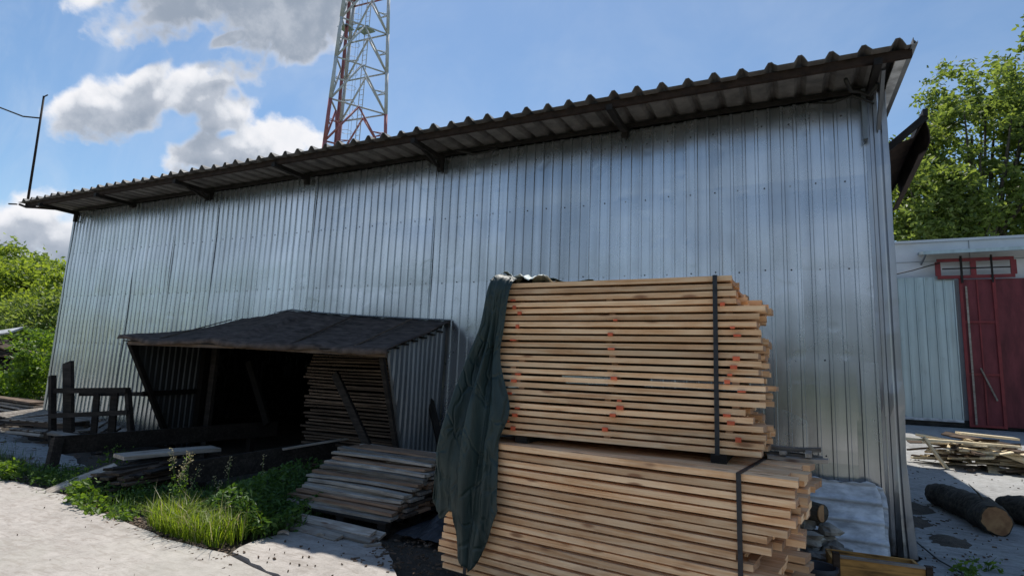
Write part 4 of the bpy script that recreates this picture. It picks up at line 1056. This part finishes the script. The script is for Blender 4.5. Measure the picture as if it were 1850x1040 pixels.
# ------------------------------------------------------------------ vegetation
def leaves(mb, centers, sizes, rg, droop=.3, mi=0, asp=.5):
    for (c, s_) in zip(centers, sizes):
        th = rg.uniform(0, 2*math.pi); tl = rg.uniform(-.9,.9)
        d = Vector((math.cos(th)*math.cos(tl), math.sin(th)*math.cos(tl), math.sin(tl)-droop)).normalized()
        n_ = Vector(rg.normal(size=3)); sd = d.cross(n_)
        if sd.length < 1e-3: continue
        sd.normalize(); up_ = sd.cross(d); c = Vector(c)
        a = c-d*s_*.5; b_ = c+d*s_*.5
        mb.add([a, c+sd*s_*asp*.5+up_*s_*.08, b_, c-sd*s_*asp*.5+up_*s_*.08], [(0,1,2),(0,2,3)], mi)
def tree(name, label, base, H, crown_c, crown_r, nclump, per, leaf, lmat, seed, trunk_r=.18, clr=.8, cat='tree', group=None, limbs=7):
    rg = np.random.RandomState(seed); base = Vector(base)
    t_ = thing(name, label, cat, base, group)
    cc = Vector(crown_c)-base; cr_ = np.array(crown_r)
    cl = []
    while len(cl) < nclump:
        q = rg.normal(size=3); q /= np.linalg.norm(q); q *= rg.uniform(.25,1)**.45
        lump = 1+.22*math.sin(q[0]*4+seed)+.18*math.sin(q[2]*5+q[1]*3+seed*2)
        p = np.array(cc)+q*cr_*lump
        if p[2] > .15: cl.append(p)
    mb = MB(); C_, S_ = [], []
    for p in cl:
        s_ = clr*rg.uniform(.5,1.2)
        n = int(per*rg.uniform(.6,1.3))
        o_ = rg.normal(size=(n,3))*s_*np.array([.5,.5,.34])
        for q in o_: C_.append(p+q); S_.append(leaf*rg.uniform(.7,1.35))
    leaves(mb, C_, S_, rg); mb.build('crown', lmat, t_)
    mb = MB(); top = cc+Vector((0,0,crown_r[2]*.3))
    mb.tube([(0,0,-.1),(cc.x*.15,cc.y*.15,cc.z*.35),(cc.x*.6,cc.y*.6,cc.z*.75),top], [trunk_r,trunk_r*.8,trunk_r*.55,trunk_r*.12], 8)
    for i in range(limbs):
        p = Vector(cl[rg.randint(len(cl))]); st = Vector((cc.x*.3,cc.y*.3,cc.z*rg.uniform(.35,.7))); md = (st+p)/2+Vector((0,0,-.1*crown_r[2]))
        mb.tube([st, md, p], [trunk_r*.5,trunk_r*.3,trunk_r*.08], 6)
    mb.build('trunk', 'bark', t_, smooth=True); return t_
# right side, behind the workshop
tree('deciduous_tree', 'tall leafy tree right behind the shed corner with forked dark trunk above the workshop', (9.3,38,.5), 16, (9.4,38,13.9), (4.6,3.4,5.5), 420, 48, .30, 'leaf_tree', 1, .38, .66, limbs=26)
tree('deciduous_tree', 'tallest leafy tree at the right edge above the workshop roof', (14.6,40,.5), 20, (15.2,40,15.9), (4.8,3.4,7.0), 380, 48, .32, 'leaf_tree', 2, .40, .7, limbs=24)
tree('deciduous_tree', 'low dark bush-like tree directly above the workshop roof by the shed corner', (6.9,34,.5), 12, (6.9,34,10.2), (2.2,2,2.8), 150, 70, .3, 'leaf_tree', 3, .2, .8, limbs=8)
# left side
tree('broadleaf_tree', 'bright green leafy tree highest at the left edge', (-54,22,0), 9, (-53,22,5.6), (4.6,4,4.0), 330, 70, .36, 'leaf_bright', 4, .25, 1.0)
tree('broadleaf_tree', 'bright green tree leaning towards the shed at the left', (-46,21,0), 7, (-45.2,21,3.9), (3.3,3,2.9), 240, 70, .30, 'leaf_bright', 5, .2, .9)
tree('broadleaf_tree', 'green tree beyond the left edge of the picture', (-62,22,0), 9, (-62,22,5.4), (5,4,4.6), 200, 60, .4, 'leaf_bright', 9, .25, 1.1)
tree('broadleaf_tree', 'small darker tree low between the junk heap and the left trees', (-40,18,0), 5, (-39,18,2.6), (3.4,2,2.2), 170, 60, .26, 'leaf_tree', 6, .15, .8)
tree('shrub', 'light green bush beside the left wall corner of the shed', (-20.2,9.9,0), 2.5, (-19.9,9.8,1.2), (1.5,1.2,1.25), 110, 70, .14, 'leaf_weed', 7, .04, .4, cat='shrub')
tree('shrub', 'light green low bush in front of the junk heap at the left edge', (-21.8,9.2,0), 1.6, (-21.9,9.1,.42), (1.4,.8,.42), 80, 60, .13, 'leaf_weed', 8, .04, .35, cat='shrub')
tree('shrub', 'tall bright bush rising behind the junk heap next to the shed', (-24.5,12.8,0), 3, (-24.0,12.8,1.9), (1.6,1.0,1.5), 100, 70, .16, 'leaf_bright', 12, .05, .4, cat='shrub')

def blades(mb, pts, h, wd, rg, lean=.4, mi=0):
    for (x, y, z) in pts:
        hh = h*rg.uniform(.5,1.25); th = rg.uniform(0, 6.28); l = rg.uniform(.05,lean)*hh; ww = wd*rg.uniform(.6,1.3)
        dx, dy = math.cos(th), math.sin(th); sx_, sy = -dy*ww/2, dx*ww/2
        mb.add([(x-sx_,y-sy,z),(x+sx_,y+sy,z),(x+dx*l*.35+sx_*.8,y+dy*l*.35+sy*.8,z+hh*.55),(x+dx*l*.35-sx_*.8,y+dy*l*.35-sy*.8,z+hh*.55),(x+dx*l,y+dy*l,z+hh*(1-.3*l/hh))], [(0,1,2,3),(3,2,4)], mi)
rg = np.random.RandomState(31)
mb = MB(); pts = []
for i in range(1500):
    u = rg.rand(); x = -5.75+1.2*u**.8+rg.normal(0,.07); y = np.interp(x, [-6.2,-5.1,-4.3],[3.78,3.60,3.62])+abs(rg.normal(0,.20)); pts.append((x, y, 0))
pts = [p for p in pts if math.sin(p[0]*9)+math.sin(p[1]*21+p[0]*5) > -1.0+rg.rand()*.5]
blades(mb, pts, .29, .008, rg, 1.1)
mb2 = MB(); blades(mb2, [p for p in pts if rg.rand() < .12], .36, .006, rg, 1.2); mb.add(mb2.v, mb2.f, 1)
tag(mb.build('grass_tuft', ['grass_blade','seed_head']), 'bright yellow-green tuft of long grass on the concrete edge', 'grass')['kind'] = 'stuff'
mb = MB(); pts = []
for i in range(1500):
    x = rg.uniform(-12.5,-6.0); y = np.interp(x, [-13,-9.2,-7.8,-6.2],[4.5,4.15,4.08,3.82])+abs(rg.normal(0,.28)); pts.append((x, y, 0))
for i in range(2500): pts.append((rg.uniform(-6.6,-4.4), rg.uniform(3.9,5.6), 0))
for i in range(500): pts.append((rg.uniform(-25,-12), rg.uniform(4.4,5.6), 0))
blades(mb, pts, .16, .008, rg, .7)
tag(mb.build('ground_grass', 'grass_dark'), 'short dark grass along the dirt strip before the shed', 'grass')['kind'] = 'stuff'
# leafy groundcover right of the tuft
mb = MB(); C_ = []; S_ = []
for i in range(9000):
    x = rg.uniform(-5.75,-4.35); y = rg.uniform(3.95,6.2); 
    if x > -4.62 and y > 4.55: continue
    hmax = .30*(.6+.4*math.sin(x*6+y*3))+.12; C_.append((x, y, rg.uniform(.0,1)**.6*hmax)); S_.append(rg.uniform(.035,.085))
for i in range(3200):
    x = rg.uniform(-9.0,-5.9); y = rg.uniform(4.2,4.5)+ rg.normal(0,.16); C_.append((x, y, rg.rand()*.16)); S_.append(rg.uniform(.03,.06))
leaves(mb, C_, S_, rg, .1, asp=.42)
tag(mb.build('ground_cover', 'leaf_dark'), 'low dark green leafy weeds between the scrap pile and the pallet', 'ground cover')['kind'] = 'stuff'
def weed(label, p, h, n, ls, mat='leaf_weed', seed=0, head=False, cat='weed', spread=.12):
    rg = np.random.RandomState(seed); t_ = thing('weed', label, cat, p)
    mb = MB(); lv = MB(); hd = MB()
    for i in range(n):
        th = rg.uniform(0,6.28); r_ = rg.uniform(0,spread); x, y = math.cos(th)*r_, math.sin(th)*r_; hh = h*rg.uniform(.55,1.0); tx, ty = x*1.9+rg.normal(0,.02), y*1.9+rg.normal(0,.02)
        mb.tube([(x*.4,y*.4,-.03),(x,y,hh*.5),(tx,ty,hh)], [.0035,.003,.0015], 4)
        C_ = []; S_ = []
        for k in range(int(7+h*16)):
            a = rg.rand(); C_.append((x+(tx-x)*a+rg.normal(0,ls*.5), y+(ty-y)*a+rg.normal(0,ls*.5), hh*(.12+.85*a))); S_.append(ls*rg.uniform(.6,1.2)*(1.1-.4*a))
        leaves(lv, C_, S_, rg, .15, asp=.62)
        if head:
            C_ = [(tx+rg.normal(0,.016), ty+rg.normal(0,.016), hh+rg.uniform(-.10,.04)) for k in range(26)]; leaves(hd, C_, [rg.uniform(.010,.022) for k in C_], rg, 0, asp=.7)
    mb.build('stem', 'leaf_dark', t_); lv.build('leaf', mat, t_)
    if head: hd.build('seed_head', 'seed_head', t_)
weed('tall pale flowering weed rising above the bright grass tuft', (-5.72,4.10,0), .66, 12, .035, 'leaf_weed', 1, True, spread=.16)
weed('slim flowering weed right behind the tall pale one', (-5.45,4.45,0), .58, 5, .03, 'leaf_weed', 2, True, spread=.2)
weed('lone thin seeding weed above the dark rail', (-5.32,4.75,0), .62, 3, .02, 'leaf_weed', 13, True, spread=.1)
for i, (x, y, h, n, ls, lab) in enumerate(((-9.05,4.04,.30,16,.10,'bright leafy weed left of the stub post'),(-8.45,4.22,.18,6,.06,'small leafy weed right of the stub post'),(-7.15,3.86,.26,16,.09,'bright broad-leaved weed before the tilted offcut'),(-6.78,3.80,.18,12,.08,'low broad-leaved weed on the concrete edge'),(-6.45,3.76,.13,11,.07,'star-shaped low weed halfway along the concrete edge'),(-6.05,3.70,.14,11,.07,'low weed just left of the grass tuft'),(-7.9,4.30,.28,8,.055,'dark leafy weed in front of the scrap pile'),(-6.9,4.22,.26,9,.05,'dark leafy weed at the right foot of the scrap pile'),(-4.75,4.05,.16,8,.12,'dark broad rosette near the path'),(-8.6,5.0,.42,8,.055,'dark sprig growing up against the long rail'),(-5.0,4.0,.30,4,.05,'sprig at the right end of the grass tuft'))):
    weed(lab, (x, y, 0), h, n, ls, 'leaf_weed', 40+i, spread=.10+.1*h)
weed('small green sprout in the concrete at the lower right', (1.36,6.55,0), .14, 7, .07, 'leaf_weed', 71)
weed('green sprout growing at the far side of the shed corner', (1.55,6.9,0), .12, 5, .06, 'leaf_weed', 72)

# far row of trees across the road, behind the viewer; the metal wall mirrors it
rg = np.random.RandomState(90); mb = MB(); C_ = []; S_ = []
for i in range(15000):
    x = rg.uniform(-75, 60); h_ = 8.0+1.3*math.sin(x*.21)+.9*math.sin(x*.53+1)+.5*math.sin(x*1.3)
    C_.append((x, -46+rg.normal(0,1.6), h_*rg.rand()**.7)); S_.append(rg.uniform(.7,1.5))
leaves(mb, C_, S_, rg, .2, asp=.8)
o = mb.build('far_trees', 'leaf_far'); o['kind'] = 'stuff'; o['label'] = 'far row of trees across the road'; o['category'] = 'trees'
